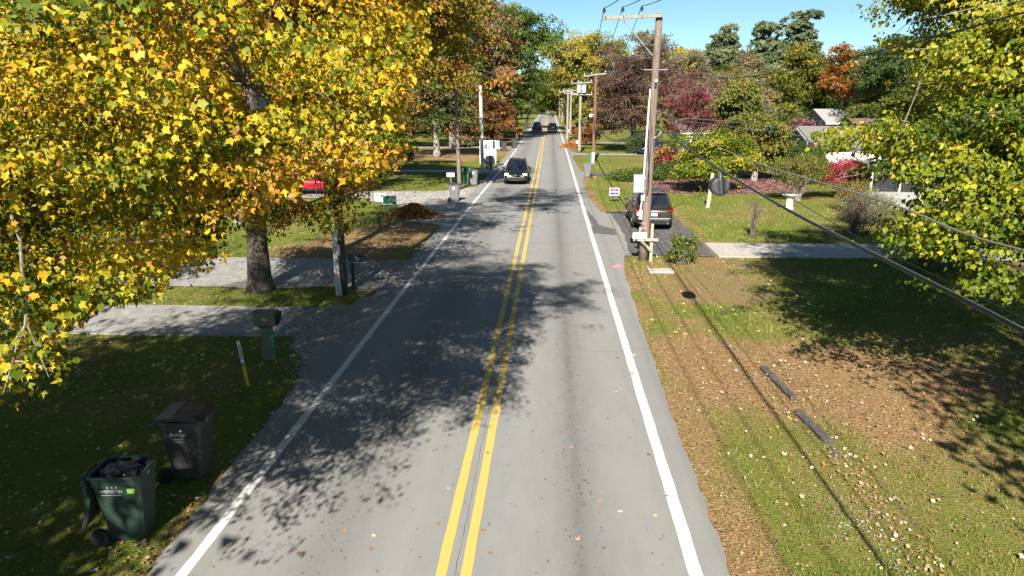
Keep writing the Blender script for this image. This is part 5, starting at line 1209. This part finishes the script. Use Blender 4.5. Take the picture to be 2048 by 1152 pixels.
# small dark stone in the lawn
for (u, v, s, lab) in ((1446, 627, .10, 'small dark lump in the dry grass near the cable shadow'),):
    p = G(u, v); bm = bmesh.new(); bmesh.ops.create_icosphere(bm, subdivisions=2, radius=s); rr = random.Random(4)
    for vv in bm.verts: vv.co = vv.co * rr.uniform(.8, 1.15); vv.co.z *= .5
    m_ = bpy.data.meshes.new('stone'); bm.to_mesh(m_); bm.free(); m_.materials.append(M['pole_dark']); o = link('stone', m_); o.location = (p[0], p[1], .02); tag(o, lab, 'stone')
# raked leaf pile
def leaf_pile(label, x, y, w, d, h, seed, pal):
    r = np.random.default_rng(seed); n = 9; t = thing('leaf_pile', label, 'leaf pile', (x, y, 0))
    k = 40; a = np.linspace(0, 2 * np.pi, k, endpoint=False); V = [(0, 0, h * .93)]; F = []
    for q in range(1, 9):
        f = q / 8
        for i in range(k): rr_ = f * (1 + .12 * math.sin(3 * a[i] + seed) + .06 * math.sin(7 * a[i])); V.append((math.cos(a[i]) * w * rr_, math.sin(a[i]) * d * rr_, max(-.02, h * (.93 * (1 - f ** 1.6)) + r.uniform(-.07, .07) * (f < .95))))
    for i in range(k): F.append((0, 1 + i, 1 + (i + 1) % k))
    for q in range(7):
        for i in range(k): F += [(1 + q * k + i, 1 + (q + 1) * k + i, 1 + (q + 1) * k + (i + 1) % k), (1 + q * k + i, 1 + (q + 1) * k + (i + 1) % k, 1 + q * k + (i + 1) % k)]
    link('mound', tri_mesh('mound', np.array(V), np.array(F), None, mat('leaf_mound', (.21, .095, .042), 1, .4, 14, .8)), t)
    N = 4200; f = np.sqrt(r.uniform(0, 1.0, N)) * np.where(r.random(N) < .2, r.uniform(1, 1.55, N), 1); th = r.uniform(0, 6.283, N)
    P = np.stack([np.cos(th) * w * f, np.sin(th) * d * f, np.maximum(.0, h * .93 * (1 - np.minimum(f, 1) ** 1.6)) + r.uniform(0, .07, N)], -1)
    O = _nrm(np.stack([P[:, 0] / w, P[:, 1] / d, np.full(N, .8)], -1)); col = ramp(PAL[pal], np.clip(r.normal(.75, .3, N), 0, 1)) * r.uniform(.8, 1.5, (N, 1))
    tag(link('loose_leaves', leaves_mesh('loose_leaves', P, O, .12, col, 'di', r, M['dead_leaf'], .8, .5, .7, 0), t), kind='stuff')
leaf_pile('rust brown heap of raked leaves on the pale gravel', -7.35, 38.6, 1.2, .95, .66, 3, 'rust')
leaf_pile('orange brown heap of leaves on the far verge by the third pole', 2.9, 99, 1.3, 2.2, .8, 4, 'rust')
leaf_pile('low orange leaf heap by the short brown post down the road', -7.4, 118, 2.6, 2.4, .7, 5, 'orange')
# ================================================================== POLES AND WIRES
def pole_mesh(h, r0, r1, m, parent, name='shaft', lean=(0, 0)):
    n = 10; path = [(lean[0] * k / n, lean[1] * k / n, -.1 + (h + .1) * k / n) for k in range(n + 1)]
    return MB().tube(path, [r0 + (r1 - r0) * k / n for k in range(n + 1)], 14).build(name, m, parent, True)
def insulator(parent, x, y, z, m='porcelain', s=1.0):
    b = MB()
    b.tube([(x, y, z), (x, y, z + .05 * s), (x, y, z + .06 * s), (x, y, z + .10 * s), (x, y, z + .11 * s), (x, y, z + .15 * s), (x, y, z + .19 * s)], [.02 * s, .02 * s, .075 * s, .06 * s, .07 * s, .04 * s, .035 * s], 12)
    return b.build('insulator', M[m], parent)
# --- main pole
P1 = np.array([3.82, 28.32, 0]); TOP1 = PY(1319, 26, 28.3)
H1 = TOP1[2]; LX = TOP1[0] - P1[0]
t = thing('utility_pole', 'tall weathered pole with an offset crossarm, grey cabinet and pink X beside the parked car', 'utility pole', P1)
pole_mesh(H1, .19, .125, M['pole_wood'], t, lean=(LX, 0))
def on1(z, dx=0, dy=0): return (LX * z / H1 + dx, dy, z)
za = PY(1268, 34, 28.2)[2]; xl = PY(1206, 38, 28.1)[0] - P1[0]; xr = LX + .1
b = MB(); R = Matrix.Rotation(0.0, 3, 'Y'); b.box(((xl + xr) / 2, -.20, za), (xr - xl, .095, .12), Matrix.Rotation(-.035, 3, 'Y')); b.build('crossarm', M['pole_pale'], t)
ins1 = []
for u, v in ((1208, 24), (1245, 22), (1283, 20)):
    x = PY(u, v + 12, 28.1)[0] - P1[0]; z = za + .06 + (-.035) * -(x - (xl + xr) / 2)
    MB().cyl((x, -.20, z - .16), (x, -.20, z + .13), .014, 8).build('insulator_pin', M['steel'], t)
    insulator(t, x, -.20, z + .10); ins1.append(np.array([P1[0] + x, P1[1] - .20, z + .29]))
q0 = PY(1239, 36, 28.1) - P1; q1 = PY(1305, 111, 28.15) - P1
MB().tube([(q0[0], -.27, q0[2]), (q0[0] + .12, -.27, q0[2] - .06), (q1[0], -.17, q1[2])], .022, 6).build('crossarm_brace', M['steel'], t)
for k in range(9): MB().cyl(on1(H1 - .3 - .28 * k, .02, -.125), on1(H1 - .3 - .28 * k, .02, -.15), .014, 6).build('bolt', M['black'], t)
b = MB(); zt = PY(1302, 178, 28.2)[2]
b.tube([on1(zt, -.17, -.10), on1(5.0, -.19, -.11), on1(3.2, -.20, -.12), on1(2.6, -.19, -.12), on1(2.1, -.24, -.12), on1(1.75, -.24, -.12)], .035, 8); b.build('conduit', M['pvc'], t)
MB().tube([on1(5.1, -.12, -.15), on1(4.4, -.10, -.17), on1(3.6, -.02, -.18), on1(2.9, -.0, -.18), on1(2.6, -.03, -.18)], .022, 6).build('riser_cable', M['cable'], t)
MB().tube([on1(5.2, -.05, -.15), on1(4.2, -.0, -.17), on1(3.3, -.05, -.18), on1(2.4, -.08, -.19)], .014, 6).build('riser_cable', M['cable'], t)
cz = PY(1277, 367, 28.15); cx = cz[0] - P1[0]
co = MB().bevbox((cx, -.20, cz[2]), (.40, .34, .68), .02).build('cabinet', M['cabinet'], t)
MB().bevbox((cx, -.378, cz[2]), (.36, .02, .62), .008).build('cabinet_door', M['cabinet'], co); MB().box((cx - .12, -.392, cz[2] - .12), (.03, .012, .10)).build('latch', M['steel'], co)
MB().box((cx + .27, -.1, cz[2] + .2), (.18, .06, .05)).build('cabinet_bracket', M['steel'], t); MB().box((cx + .27, -.1, cz[2] - .2), (.18, .06, .05)).build('cabinet_bracket', M['steel'], t)
q = PY(1286, 396, 28.1); MB().bevbox((q[0] - P1[0], -.14, q[2]), (.15, .12, .25), .015).build('junction_box', M['pvc'], t)
q = PY(1282, 430, 28.1); MB().bevbox((q[0] - P1[0], -.15, q[2]), (.12, .12, .36), .012).build('junction_box', M['pvc'], t)
q = PY(1276.5, 428, 28.1); MB().bevbox((q[0] - P1[0], -.15, q[2]), (.10, .12, .14), .012).build('junction_box', M['pvc'], t)
q = PY(1280, 466, 28.1); gs = MB().box((q[0] - P1[0], -.16, q[2]), (.10, .014, .50), Matrix.Rotation(.06, 3, 'Y')).build('number_strip', M['green_sign'], t)
for k, ch in enumerate('524'): lettering(ch, .12, M['white_print'], gs, (q[0] - P1[0] + .01 - k * .008, -.170, q[2] + .14 - k * .14), bold=.003)
q = PY(1287.5, 452, 28.1); b = MB()
for s in (-1, 1): b.box((q[0] - P1[0] + .01, -.205, q[2]), (.055, .012, .34), Matrix.Rotation(s * .5, 3, 'Y'))
b.build('painted_cross', M['pink_mark'], t)
MB().tube([on1(7.3, -.45, 0), on1(7.3, .45, 0)], .012, 6).build('neutral_bracket', M['steel'], t)
MB().bevbox(on1(6.75, .02, -.17), (.08, .06, .2), .01).build('clamp', M['black'], t)
MB().bevbox(on1(6.9, .02, -.17), (.085, .06, .09), .01).build('clamp_cap', M['white'], t)
MB().tube([on1(4.75, .05, -.12), on1(4.9, .26, -.2), on1(5.05, .34, -.22)], .04, 6).build('cable_bracket', M['steel'], t)
# --- the other poles along the right verge
def side_pole(label, x, y, h, r, m, arms, transformers=(), name='utility_pole', group=None, lean=0.0):
    t = thing(name, label, 'utility pole', (x, y, 0), group=group)
    pole_mesh(h, r * 1.2, r * .85, m, t, lean=(lean, 0))
    pts = []
    for (z, x0, x1, tilt) in arms:
        MB().box(((x0 + x1) / 2, -.22, z), (x1 - x0, .12, .14), Matrix.Rotation(tilt, 3, 'Y')).build('crossarm', M['pole_pale'], t)
        for f in (.05, .35, .95):
            xx = x0 + (x1 - x0) * f; zz_ = z + .07 - tilt * (xx - (x0 + x1) / 2); insulator(t, xx, -.22, zz_, 'insul_grey', 1.3); pts.append(np.array([x + xx, y - .22, zz_ + .25]))
    for dx, z in transformers:
        MB().tube([(dx, -.35, z - .45), (dx, -.35, z - .42), (dx, -.35, z + .42), (dx, -.35, z + .48)], [.2, .24, .24, .14], 12).build('transformer', M['cabinet'], t)
        MB().box((dx / 2, -.2, z), (abs(dx) + .05, .1, .1)).build('transformer_bracket', M['steel'], t)
    return t, pts
def zat(v, Y): return PY(1100, v, Y)[2]
x2 = PY(1187, 320, 76)[0]
t2, p2 = side_pole('red brown pole with a tilted crossarm and small white box, second along the verge', x2, 76, zat(146, 76), .17, M['pole_red'], [(zat(150, 76), -1.25, 1.05, -.12)])
MB().bevbox((-.42, -.12, zat(231, 76)), (.34, .2, .32), .05).build('lamp_head', M['white'], t2); MB().box((-.2, -.1, zat(229, 76)), (.3, .05, .05)).build('lamp_arm', M['steel'], t2)
x3 = PY(1158.5, 304, 88)[0]
t3, p3 = side_pole('pole carrying two crossarms and paired transformers, third along the verge', x3, 88, zat(163, 88), .16, M['pole_pale'], [(zat(166, 88), -1.2, 1.35, -.07), (zat(189, 88), -1.1, 1.4, -.0)], [(-.22, zat(178, 88)), (.38, zat(178, 88))])
prev = (p2, p3)
far = []
for k, (u, v, Y, lab) in enumerate([(1141, 178, 122, 'pole with twin crossarms, fourth along the verge'), (1135, 180, 112, 'pole with one crossarm just before the fourth'), (1131, 192, 160, 'pale pole further on, fifth along the verge'), (1124, 196, 205, 'hazy pale pole, sixth along the verge'), (1119, 200, 260, 'palest small pole by the vanishing road')]):
    xx = PY(u, 240, Y)[0]; tt, pp = side_pole(lab, xx, Y, zat(v, Y), .17, M['pole_pale'], [(zat(v + 3, Y), -1.3, 1.3, 0), (zat(v + 9, Y), -1.2, 1.2, 0)] if k != 1 else [(zat(v + 4, Y), -1.4, .6, 0)]); far.append(pp)
# --- poles on the left side
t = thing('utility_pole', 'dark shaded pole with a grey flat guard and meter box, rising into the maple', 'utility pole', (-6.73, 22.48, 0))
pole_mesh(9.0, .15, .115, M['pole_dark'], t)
MB().box((-.13, -.15, .95), (.16, .03, 2.2)).build('cable_guard', M['steel'], t); MB().bevbox((-.03, -.21, 1.52), (.13, .10, .34), .015).build('meter_box', M['meter'], t)
MB().bevbox((-.09, -.20, 1.20), (.09, .08, .10), .01).build('conduit_fitting', M['steel'], t); MB().tube([(-.06, -.2, 1.2), (-.04, -.2, .6), (-.0, -.2, 0)], .018, 6).build('conduit', M['pvc'], t)
MB().cyl((-.15, -.168, .70), (-.15, -.19, .70), .04, 10).build('reflector', M['red'], t)
t = thing('utility_pole', 'slim dark brown pole beside the gravel with its top hidden in leaves', 'utility pole', (-6.35, 50.9, 0)); pole_mesh(8.6, .15, .11, M['pole_wood'], t, lean=(-.22, 0)); TBR = np.array([-6.55, 50.9, 0])
t = thing('utility_pole', 'whitewashed pole next to the banner', 'utility pole', (-5.78, 62.6, 0)); pole_mesh(7.4, .165, .13, M['pole_white'], t, lean=(-.12, 0))
for k in range(3): MB().tube([(.14, 0, 3.0 + k * .9), (.28, 0, 3.02 + k * .9)], .015, 5).build('step_peg', M['steel'], t)
p = G(1034, 282); t = thing('wooden_post', 'short brown wooden post on the far shaded verge', 'post', (p[0], p[1], 0)); pole_mesh(PY(1034, 238, p[1])[2], .17, .15, M['pole_red'], t)
p = G(1005, 290); t = thing('utility_pole', 'slim dark pole against the shaded oak', 'utility pole', (p[0], p[1], 0)); pole_mesh(zat(190, p[1]), .15, .12, M['pole_wood'], t)
# --- wires
def wire(label, pts, r, m='cable', sag=0.0, name='power_line', group=None, extra=None, n=24):
    """hangs from point to point with the given sag in each span"""
    path = []
    for i in range(len(pts) - 1):
        a, b_ = np.array(pts[i]), np.array(pts[i + 1]); s = sag if not hasattr(sag, '__len__') else sag[i]
        for k in range(n + (i == len(pts) - 2)):
            f = k / n; q = a + (b_ - a) * f; path.append((q[0], q[1], q[2] - 4 * s * f * (1 - f)))
    b = MB(); b.tube(path, r, 6)
    o = b.build(name, M[m], None, True); tag(o, label, 'cable', group); return o
for k, i1 in enumerate(ins1):
    e = p2[k]; b_ = np.array([i1[0] + .0, -14.0, i1[2] + .8])
    wire(('outermost', 'middle', 'innermost')[k] + ' of three black conductors on the main crossarm, over the road', [b_, i1, e, p3[k]], .014, 'cable', [1.2, .9, .3], group=None)
for k in range(3): wire('grey conductor on the far poles, %s' % ('road side', 'middle pin', 'garden side')[k], [p3[k]] + [f[k] for f in (far[0], far[2], far[3], far[4])], .016, 'alu_wire', .5)
A = lambda z, dx=0: np.array([P1[0] + LX * z / H1 + dx, P1[1] - .1, z])
zN = PY(1312, 143, 28.2)[2]
nb = PX(2048, 25, 4.55)
wire('thin neutral wire rising past the maple from the main pole', [np.array([4.5, -14, nb[2] + 1.3]), nb, A(zN, .1), np.array([x2, 75.8, zat(172, 76)])], .011, 'cable', [.35, .42, .8])
# thick communications bundle
zb_ = PY(1306, 252, 28.2)[2]
bp_ = [PX(u, v, 4.02 + .0 * k) for k, (u, v) in enumerate(((2140, 722), (2048, 665), (1860, 567), (1700, 486), (1560, 412), (1437, 338), (1370, 294)))]
bp_ = [np.array([4.0, -14.0, 5.3]), np.array([4.0, -2, 4.55])] + bp_ + [A(zb_, .12)]
def smooth_path(pts, n=8):
    P = [np.array(p, float) for p in pts]; out = []
    for i in range(len(P) - 1):
        p0, p1, p2_, p3_ = P[max(i - 1, 0)], P[i], P[i + 1], P[min(i + 2, len(P) - 1)]
        for k in range(n):
            s = k / n; out.append(.5 * ((2 * p1) + (-p0 + p2_) * s + (2 * p0 - 5 * p1 + 4 * p2_ - p3_) * s * s + (-p0 + 3 * p1 - 3 * p2_ + p3_) * s ** 3))
    out.append(P[-1]); return out
bd = thing('cable_bundle', 'thick black lashed cable bundle sagging from the main pole towards the viewer', 'cable', (0, 0, 0))
sp_ = smooth_path(bp_, 5)
MB().tube(sp_, .0165, 7).build('main_cable', M['cable'], bd, True)
MB().tube([p + np.array([.036, 0, .006]) for p in sp_], .010, 6).build('second_cable', M['cable'], bd, True)
MB().tube([p + np.array([-.004, 0, .034]) for p in sp_], .005, 5).build('messenger_strand', M['alu_wire'], bd, True)
MB().tube([p + np.array([.03, 0, .09 + .16 * math.sin(min(1, max(0, (p[1] - 9) / 12)) * math.pi)]) for p in sp_ if 2 < p[1] < 27], .006, 5).build('upper_strand', M['cable'], bd, True)
ec = PX(1438, 372, 4.02)
en = thing('splice_case', 'dark round splice case slung under the thick cable bundle', 'splice case', ec)
b = MB(); b.tube([(0, -.20, 0), (0, -.17, 0), (0, .17, 0), (0, .20, 0)], [.17, .215, .215, .17], 16); b.build('case', mat('splice_plastic', (.055, .055, .06), .45, .1, 8), en)
MB().tube([(0, -.025, 0), (0, .025, 0)], [.23, .23], 16).build('band', M['black'], en)
MB().box((0, 0, .28), (.03, .16, .12)).build('hanger', M['steel'], en)
for s in (-1, 1): MB().cyl((0, s * .12, .20), (0, s * .12, .36), .012, 6).build('strap', M['steel'], en)
MB().tube([(.0, .16, .25), (.0, .35, .1), (0, .30, -.02), (0, .2, 0)], .014, 5).build('cable_tail', M['cable'], en)
b2 = [A(zb_, -.12), np.array([3.95, 38, zat(252, 38)]), PX(1225, 266, 4.1), np.array([x2 - .1, 75.8, zat(236, 76)])]
wire('dark cable bundle sagging between the main pole and the red brown pole', [A(zb_, -.05), np.array([x2 - .1, 75.8, zat(236, 76)]), np.array([x3, 87.8, zat(240, 88)])], .035, 'cable', [1.25, .1], 'cable_span')
wire('paler lashed cable just under the dark sagging span', [A(zb_ - .18, -.05), np.array([x2 - .1, 75.8, zat(246, 76)]), np.array([x3, 87.8, zat(247, 88)])], .022, 'alu_wire', [1.05, .1], 'cable_span')
# thick grey service cable towards the viewer
sv = [np.array([4.3, -14, 6.6]), np.array([4.3, 1.0, 5.35]), PX(2048, 501, 4.3), PX(1765, 402, 4.3), PX(1500, 321, 4.25), PX(1390, 270, 4.2), A(PY(1312, 231, 28.2)[2], .12)]
MBs = MB().tube(smooth_path(sv, 6), .0115, 6).build('service_cable', M['alu_wire'], None, True); tag(MBs, 'twisted grey service cable crossing above the black bundle towards the viewer', 'cable')
# service drops to the houses
za_ = PY(1312, 222, 28.2)[2]
g1 = np.array([22.3, 64.0, 4.3]); g2 = np.array([23.0, 61.6, 2.9])
wire('upper pale service drop from the main pole to the grey gable', smooth_path([A(za_, .12), PY(1345, 234, 31), PY(1362, 240, 33), PY(1382, 237, 36), PY(1500, 248, 50), PY(1600, 263, 61)], 6), .019, 'alu_wire', 0, 'service_drop', n=1)
wire('lower pale service drop from the main pole to the garage eave', smooth_path([A(PY(1318, 240, 28.2)[2], .2), PY(1340, 240, 31), PY(1420, 248, 42), PY(1540, 263, 54), PY(1632, 276, 61)], 6), .016, 'alu_wire', 0, 'service_drop', n=1)
wire('slender drop dipping across the white garage to the porch house', [PY(1598, 312, 63), PY(1672, 336, 52), PY(1790, 372, 43)], .010, 'alu_wire', .05, 'service_drop')
# wires across the road
wire('thin wire crossing the road from the leafy dark pole to the second pole', [TBR + np.array([0, 0, PY(880, 148, 50.9)[2]]), np.array([x2 - 1.1, 75.8, zat(167, 76)])], .016, 'alu_wire', .28)
wire('low pale wire crossing the road past the white pole', [np.array([-24, 60, 4.2]), np.array([-5.8, 62.6, PY(966, 278, 62.6)[2]]), np.array([x2, 75.8, zat(265, 76)])], .013, 'alu_wire', [.3, .12])
for k, (va, vb) in enumerate(((205, 232), (215, 240), (226, 246))):
    pa = G(1005, 290); wire('faint wire before the shaded oak, %s' % ('topmost', 'middle', 'lowest')[k], [np.array([pa[0], pa[1], zat(va, pa[1])]), np.array([3.9, 150, zat(vb - 10, 150)])], .016, 'alu_wire', .3)

# ================================================================== GROUND COVER: fallen leaves, grass, gravel stones
rng = np.random.default_rng(77)
def litter(name, label, P, size, col, up=1.0, kind='lo', jit=.35):
    n = len(P); nn = _nrm(np.array([0, 0, up]) + rng.normal(0, jit, (n, 3))); a = rng.uniform(0, 6.283, n)
    t = np.stack([np.cos(a), np.sin(a), np.zeros(n)], -1); t = _nrm(t - nn * np.sum(t * nn, -1, keepdims=True)); b_ = np.cross(t, nn)
    tv, tf = {'lo': (LO_V, LO_F), 'di': (DI_V, DI_F), 'maple': (MAPLE_V, MAPLE_F)}[kind]; s = (size * rng.uniform(.6, 1.3, n))[:, None, None]; fold = rng.uniform(-3.0, 3.0, n)[:, None, None]
    V = P[:, None, :] + s * (tv[None, :, 0:1] * b_[:, None, :] + (tv[None, :, 1:2] - .5) * t[:, None, :] + fold * tv[None, :, 2:3] * nn[:, None, :]); k = len(tv)
    V[:, :, 2] = np.maximum(V[:, :, 2], P[:, None, 2] - .012)
    o = link(name, tri_mesh(name, V.reshape(-1, 3), (np.arange(n)[:, None, None] * k + np.array(tf)[None]).reshape(-1, 3), np.repeat(col, k, 0), M['dead_leaf']))
    return tag(o, label, 'leaves', kind='stuff')
LEAFC = [(0, (.12, .062, .026)), (.3, (.23, .125, .052)), (.55, (.32, .20, .10)), (.75, (.42, .31, .20)), (.90, (.52, .45, .36)), (.97, (.48, .36, .14)), (1, (.40, .17, .04))]
def on_pavement(x, y):
    on = (x > left_edge(y) - .0) & (x < right_edge(y) + .0)
    on |= in_poly(x, y, [(3.35, 29.25), (6.85, 29.0), (6.95, 41.2), (5.4, 42.0), (3.5, 40.8), (2.9, 29)])
    on |= (x > 6.9) & (x < 26) & (y > 28.95) & (y < 32.0); on |= (x < -7.2) & (x > -22) & (y > 18) & (y < 20.9); on |= (x < -7.6) & (x > -26) & (y > 23.2) & (y < 27.7)
    on |= (x < -6) & (y > 63.4) & (y < 65.8); on |= (x > 2.5) & (y > 61.1) & (y < 63.8); on |= (x < -7) & (y > 45.6) & (y < 49.8); on |= (x > 2.5) & (y > 84.6) & (y < 87.4)
    return on
def scatter(n, x0, x1, y0, y1, power=1.0):
    x = rng.uniform(x0, x1, n); y = y0 + (y1 - y0) * rng.uniform(0, 1, n) ** power; return x, y
# roadside and lawn leaves on the sunny side
x, y = scatter(90000, 2.4, 24, 6.5, 66, 1.7); lit, st, pk = ground_cover(x, y)
keep = (rng.random(len(x)) < (.10 + .42 * lit ** 1.2 + .06 * st) * np.clip(16 / y, .25, 1)) & ~on_pavement(x, y)
x, y = x[keep], y[keep]
litter('fallen_leaves', 'brown and bleached fallen leaves strewn over the sunny verge and lawn', np.stack([x, y, rng.uniform(.0, .035, len(x))], -1), .058, ramp(LEAFC, np.clip(rng.beta(1.5, 2.2, len(x)), 0, 1)) * rng.uniform(.75, 1.15, (len(x), 1)))
x, y = scatter(700, 2.8, 16, 6.5, 30, 1.3); keep = ~on_pavement(x, y); x, y = x[keep], y[keep]
litter('fallen_leaves', 'larger pale curled maple leaves lying on the sunny lawn', np.stack([x, y, rng.uniform(.02, .045, len(x))], -1), .07, ramp(LEAFC, np.clip(rng.normal(.80, .10, len(x)), 0, 1)), kind='maple', jit=.5)
x = np.r_[rng.normal(5.30, .22, 240), rng.normal(5.35, .5, 120)]; y = np.r_[rng.uniform(7.5, 12.2, 240), rng.uniform(11.5, 17, 120)]
litter('fallen_leaves', 'pale leaves gathered along the line of sunken timbers', np.stack([x, y, rng.uniform(.01, .05, len(x))], -1), .05, ramp(LEAFC, np.clip(rng.normal(.66, .2, len(x)), 0, 1)), kind='maple', jit=.5)
x, y = scatter(16000, 6.4, 19, 49.5, 60.5); lit, st, pk = ground_cover(x, y); keep = rng.random(len(x)) < pk; x, y = x[keep], y[keep]
litter('fallen_leaves', 'pinkish carpet of fallen leaves under the small lawn tree', np.stack([x, y, rng.uniform(0, .04, len(x))], -1), .13, ramp(PAL['pink'], np.clip(rng.normal(.6, .3, len(x)), 0, 1)), kind='di')
x, y = scatter(60000, -24, -5.2, 6.5, 64, 1.5); lit, st, pk = ground_cover(x, y)
keep = (rng.random(len(x)) < (.10 + .6 * lit) * np.clip(18 / y, .3, 1)) & ~on_pavement(x, y); x, y = x[keep], y[keep]
litter('fallen_leaves', 'brown and tan fallen leaves over the shaded lawn and gravel', np.stack([x, y, rng.uniform(0, .035, len(x))], -1), .085, ramp(LEAFC, np.clip(rng.beta(1.8, 1.8, len(x)), 0, 1)))
x, y = scatter(280, -5.3, 2.5, 6.5, 60, 1.8)
litter('fallen_leaves', 'single tan leaves lying scattered on the road', np.stack([x, y, np.full(len(x), .022)], -1), .066, ramp(LEAFC, np.clip(rng.normal(.55, .25, len(x)), 0, 1)), kind='maple', jit=.15)
x, y = scatter(900, 3.4, 12, 29, 41); keep = on_pavement(x, y); x, y = x[keep], y[keep]
x2_, y2_ = scatter(500, -16, -7.3, 18.1, 27.5); keep = on_pavement(x2_, y2_); x, y = np.r_[x, x2_[keep]], np.r_[y, y2_[keep]]
litter('fallen_leaves', 'stray leaves on the parking pad and the concrete drives', np.stack([x, y, np.full(len(x), .024)], -1), .07, ramp(LEAFC, np.clip(rng.normal(.45, .25, len(x)), 0, 1)), kind='di', jit=.15)
# grass blades in tufts
def grass(name, label, n, x0, x1, y0, y1, power, hgt, wid, seed):
    r = np.random.default_rng(seed); x = r.uniform(x0, x1, n); y = y0 + (y1 - y0) * r.uniform(0, 1, n) ** power
    lit, st, pk = ground_cover(x, y); tuft = vnoise(x, y, .45, 31); big = vnoise(x, y, 1.6, 32)
    keep = (r.random(n) < (1 - np.clip(lit * .92 + st * .75 + pk, 0, .94)) * (.08 + 1.25 * tuft ** 1.5)) & ~on_pavement(x, y)
    x, y, tuft, big, lit = x[keep], y[keep], tuft[keep], big[keep], lit[keep]; n = len(x); grow = np.clip(y / 14, .75, 3.0)
    a = r.uniform(0, 6.283, n); h = hgt * r.uniform(.45, 1.25, n) * (.6 + .8 * tuft); w = wid * r.uniform(.6, 1.3, n) * grow
    lean = r.normal(0, .55, (n, 2)) * h[:, None]; P = np.stack([x, y, np.full(n, -.025)], -1); d = np.stack([np.cos(a) * w, np.sin(a) * w, np.zeros(n)], -1)
    V = np.stack([P - d, P + d, P + np.concatenate([lean, h[:, None]], 1) + np.array([0, 0, .02])], 1).reshape(-1, 3)
    col = ramp([(0, (.045, .105, .010)), (.3, (.105, .168, .02)), (.6, (.185, .208, .038)), (.82, (.27, .245, .08)), (1, (.36, .29, .14))], np.clip(r.normal(.26 + .38 * big + .25 * lit, .2, n), 0, 1)) * r.uniform(.8, 1.15, (n, 1))
    return tag(link(name, tri_mesh(name, V, np.arange(3 * n).reshape(-1, 3), np.repeat(col, 3, 0), M['grass'])), label, 'grass', kind='stuff')
grass('grass', 'short green and yellowing grass of the sunny verge and lawn', 300000, 2.5, 17, 6.5, 36, 1.5, .07, .0072, 41)
grass('grass', 'lawn grass beyond the parking pad in the sun', 110000, 2.6, 30, 32, 72, 1.3, .06, .0085, 42)
grass('grass', 'shaded lawn grass on the cart side of the road', 150000, -20, -5.3, 6.5, 40, 1.5, .06, .0065, 43)
# loose gravel stones
def pebbles(n, polys, label, seed, s0=.022):
    r = np.random.default_rng(seed); xs = []; ys_ = []
    for pl, k in polys:
        pl = np.array(pl); x = r.uniform(pl[:, 0].min() - .2, pl[:, 0].max() + .2, k * 3); y = r.uniform(pl[:, 1].min(), pl[:, 1].max(), k * 3)
        ok = in_poly(x + r.normal(0, .12, len(x)), y + r.normal(0, .2, len(x)), [tuple(q) for q in pl]); xs.append(x[ok][:k]); ys_.append(y[ok][:k])
    x = np.concatenate(xs); y = np.concatenate(ys_); n = len(x); s = s0 * r.uniform(.5, 1.6, n) * np.clip(y / 22, .7, 1.6)
    O = np.array([(1, 0, 0), (0, 1, 0), (-1, 0, 0), (0, -1, 0), (0, 0, 1)], float); F = np.array([(0, 1, 4), (1, 2, 4), (2, 3, 4), (3, 0, 4)])
    a = r.uniform(0, 6.283, n); ca, sa = np.cos(a)[:, None], np.sin(a)[:, None]; J = O[None] * r.uniform(.6, 1.3, (n, 5, 3))
    V = np.stack([J[:, :, 0] * ca - J[:, :, 1] * sa, J[:, :, 0] * sa + J[:, :, 1] * ca, J[:, :, 2] * .75], -1) * s[:, None, None] + np.stack([x, y, np.full(n, .006)], -1)[:, None, :]
    col = ramp([(0, (.14, .13, .12)), (.6, (.33, .31, .29)), (1, (.52, .50, .47))], r.random(n))
    tag(link('gravel', tri_mesh('gravel', V.reshape(-1, 3), (np.arange(n)[:, None, None] * 5 + F[None]).reshape(-1, 3), np.repeat(col, 5, 0), M['dead_leaf'])), label, 'gravel', kind='stuff')
pebbles(0, [([(-5.5, 14.5), (-5.6, 22.5), (-6.1, 21.2), (-7.6, 20.7), (-7.6, 18.2), (-7.0, 17.9), (-5.9, 15.2)], 3600), ([(-5.4, 22.5), (-5.4, 27.8), (-7.7, 27.4), (-7.6, 23.6)], 3000), ([(-5.4, 36), (-5.4, 52.5), (-7.3, 50), (-11.5, 49.5), (-11, 45), (-8.6, 42.5), (-8, 37.5)], 5000)], 'pale crushed stone at the mouths of the shaded drives', 51)
pebbles(0, [([(4.5, 9.1), (4.3, 10.4), (4.7, 11.0), (5.05, 9.8), (5.0, 8.5)], 260)], 'small spill of pale gravel in the sunny grass', 52, .018)
print('triangles', sum(len(m.polygons) for m in bpy.data.meshes), 'objects', len(S.objects))
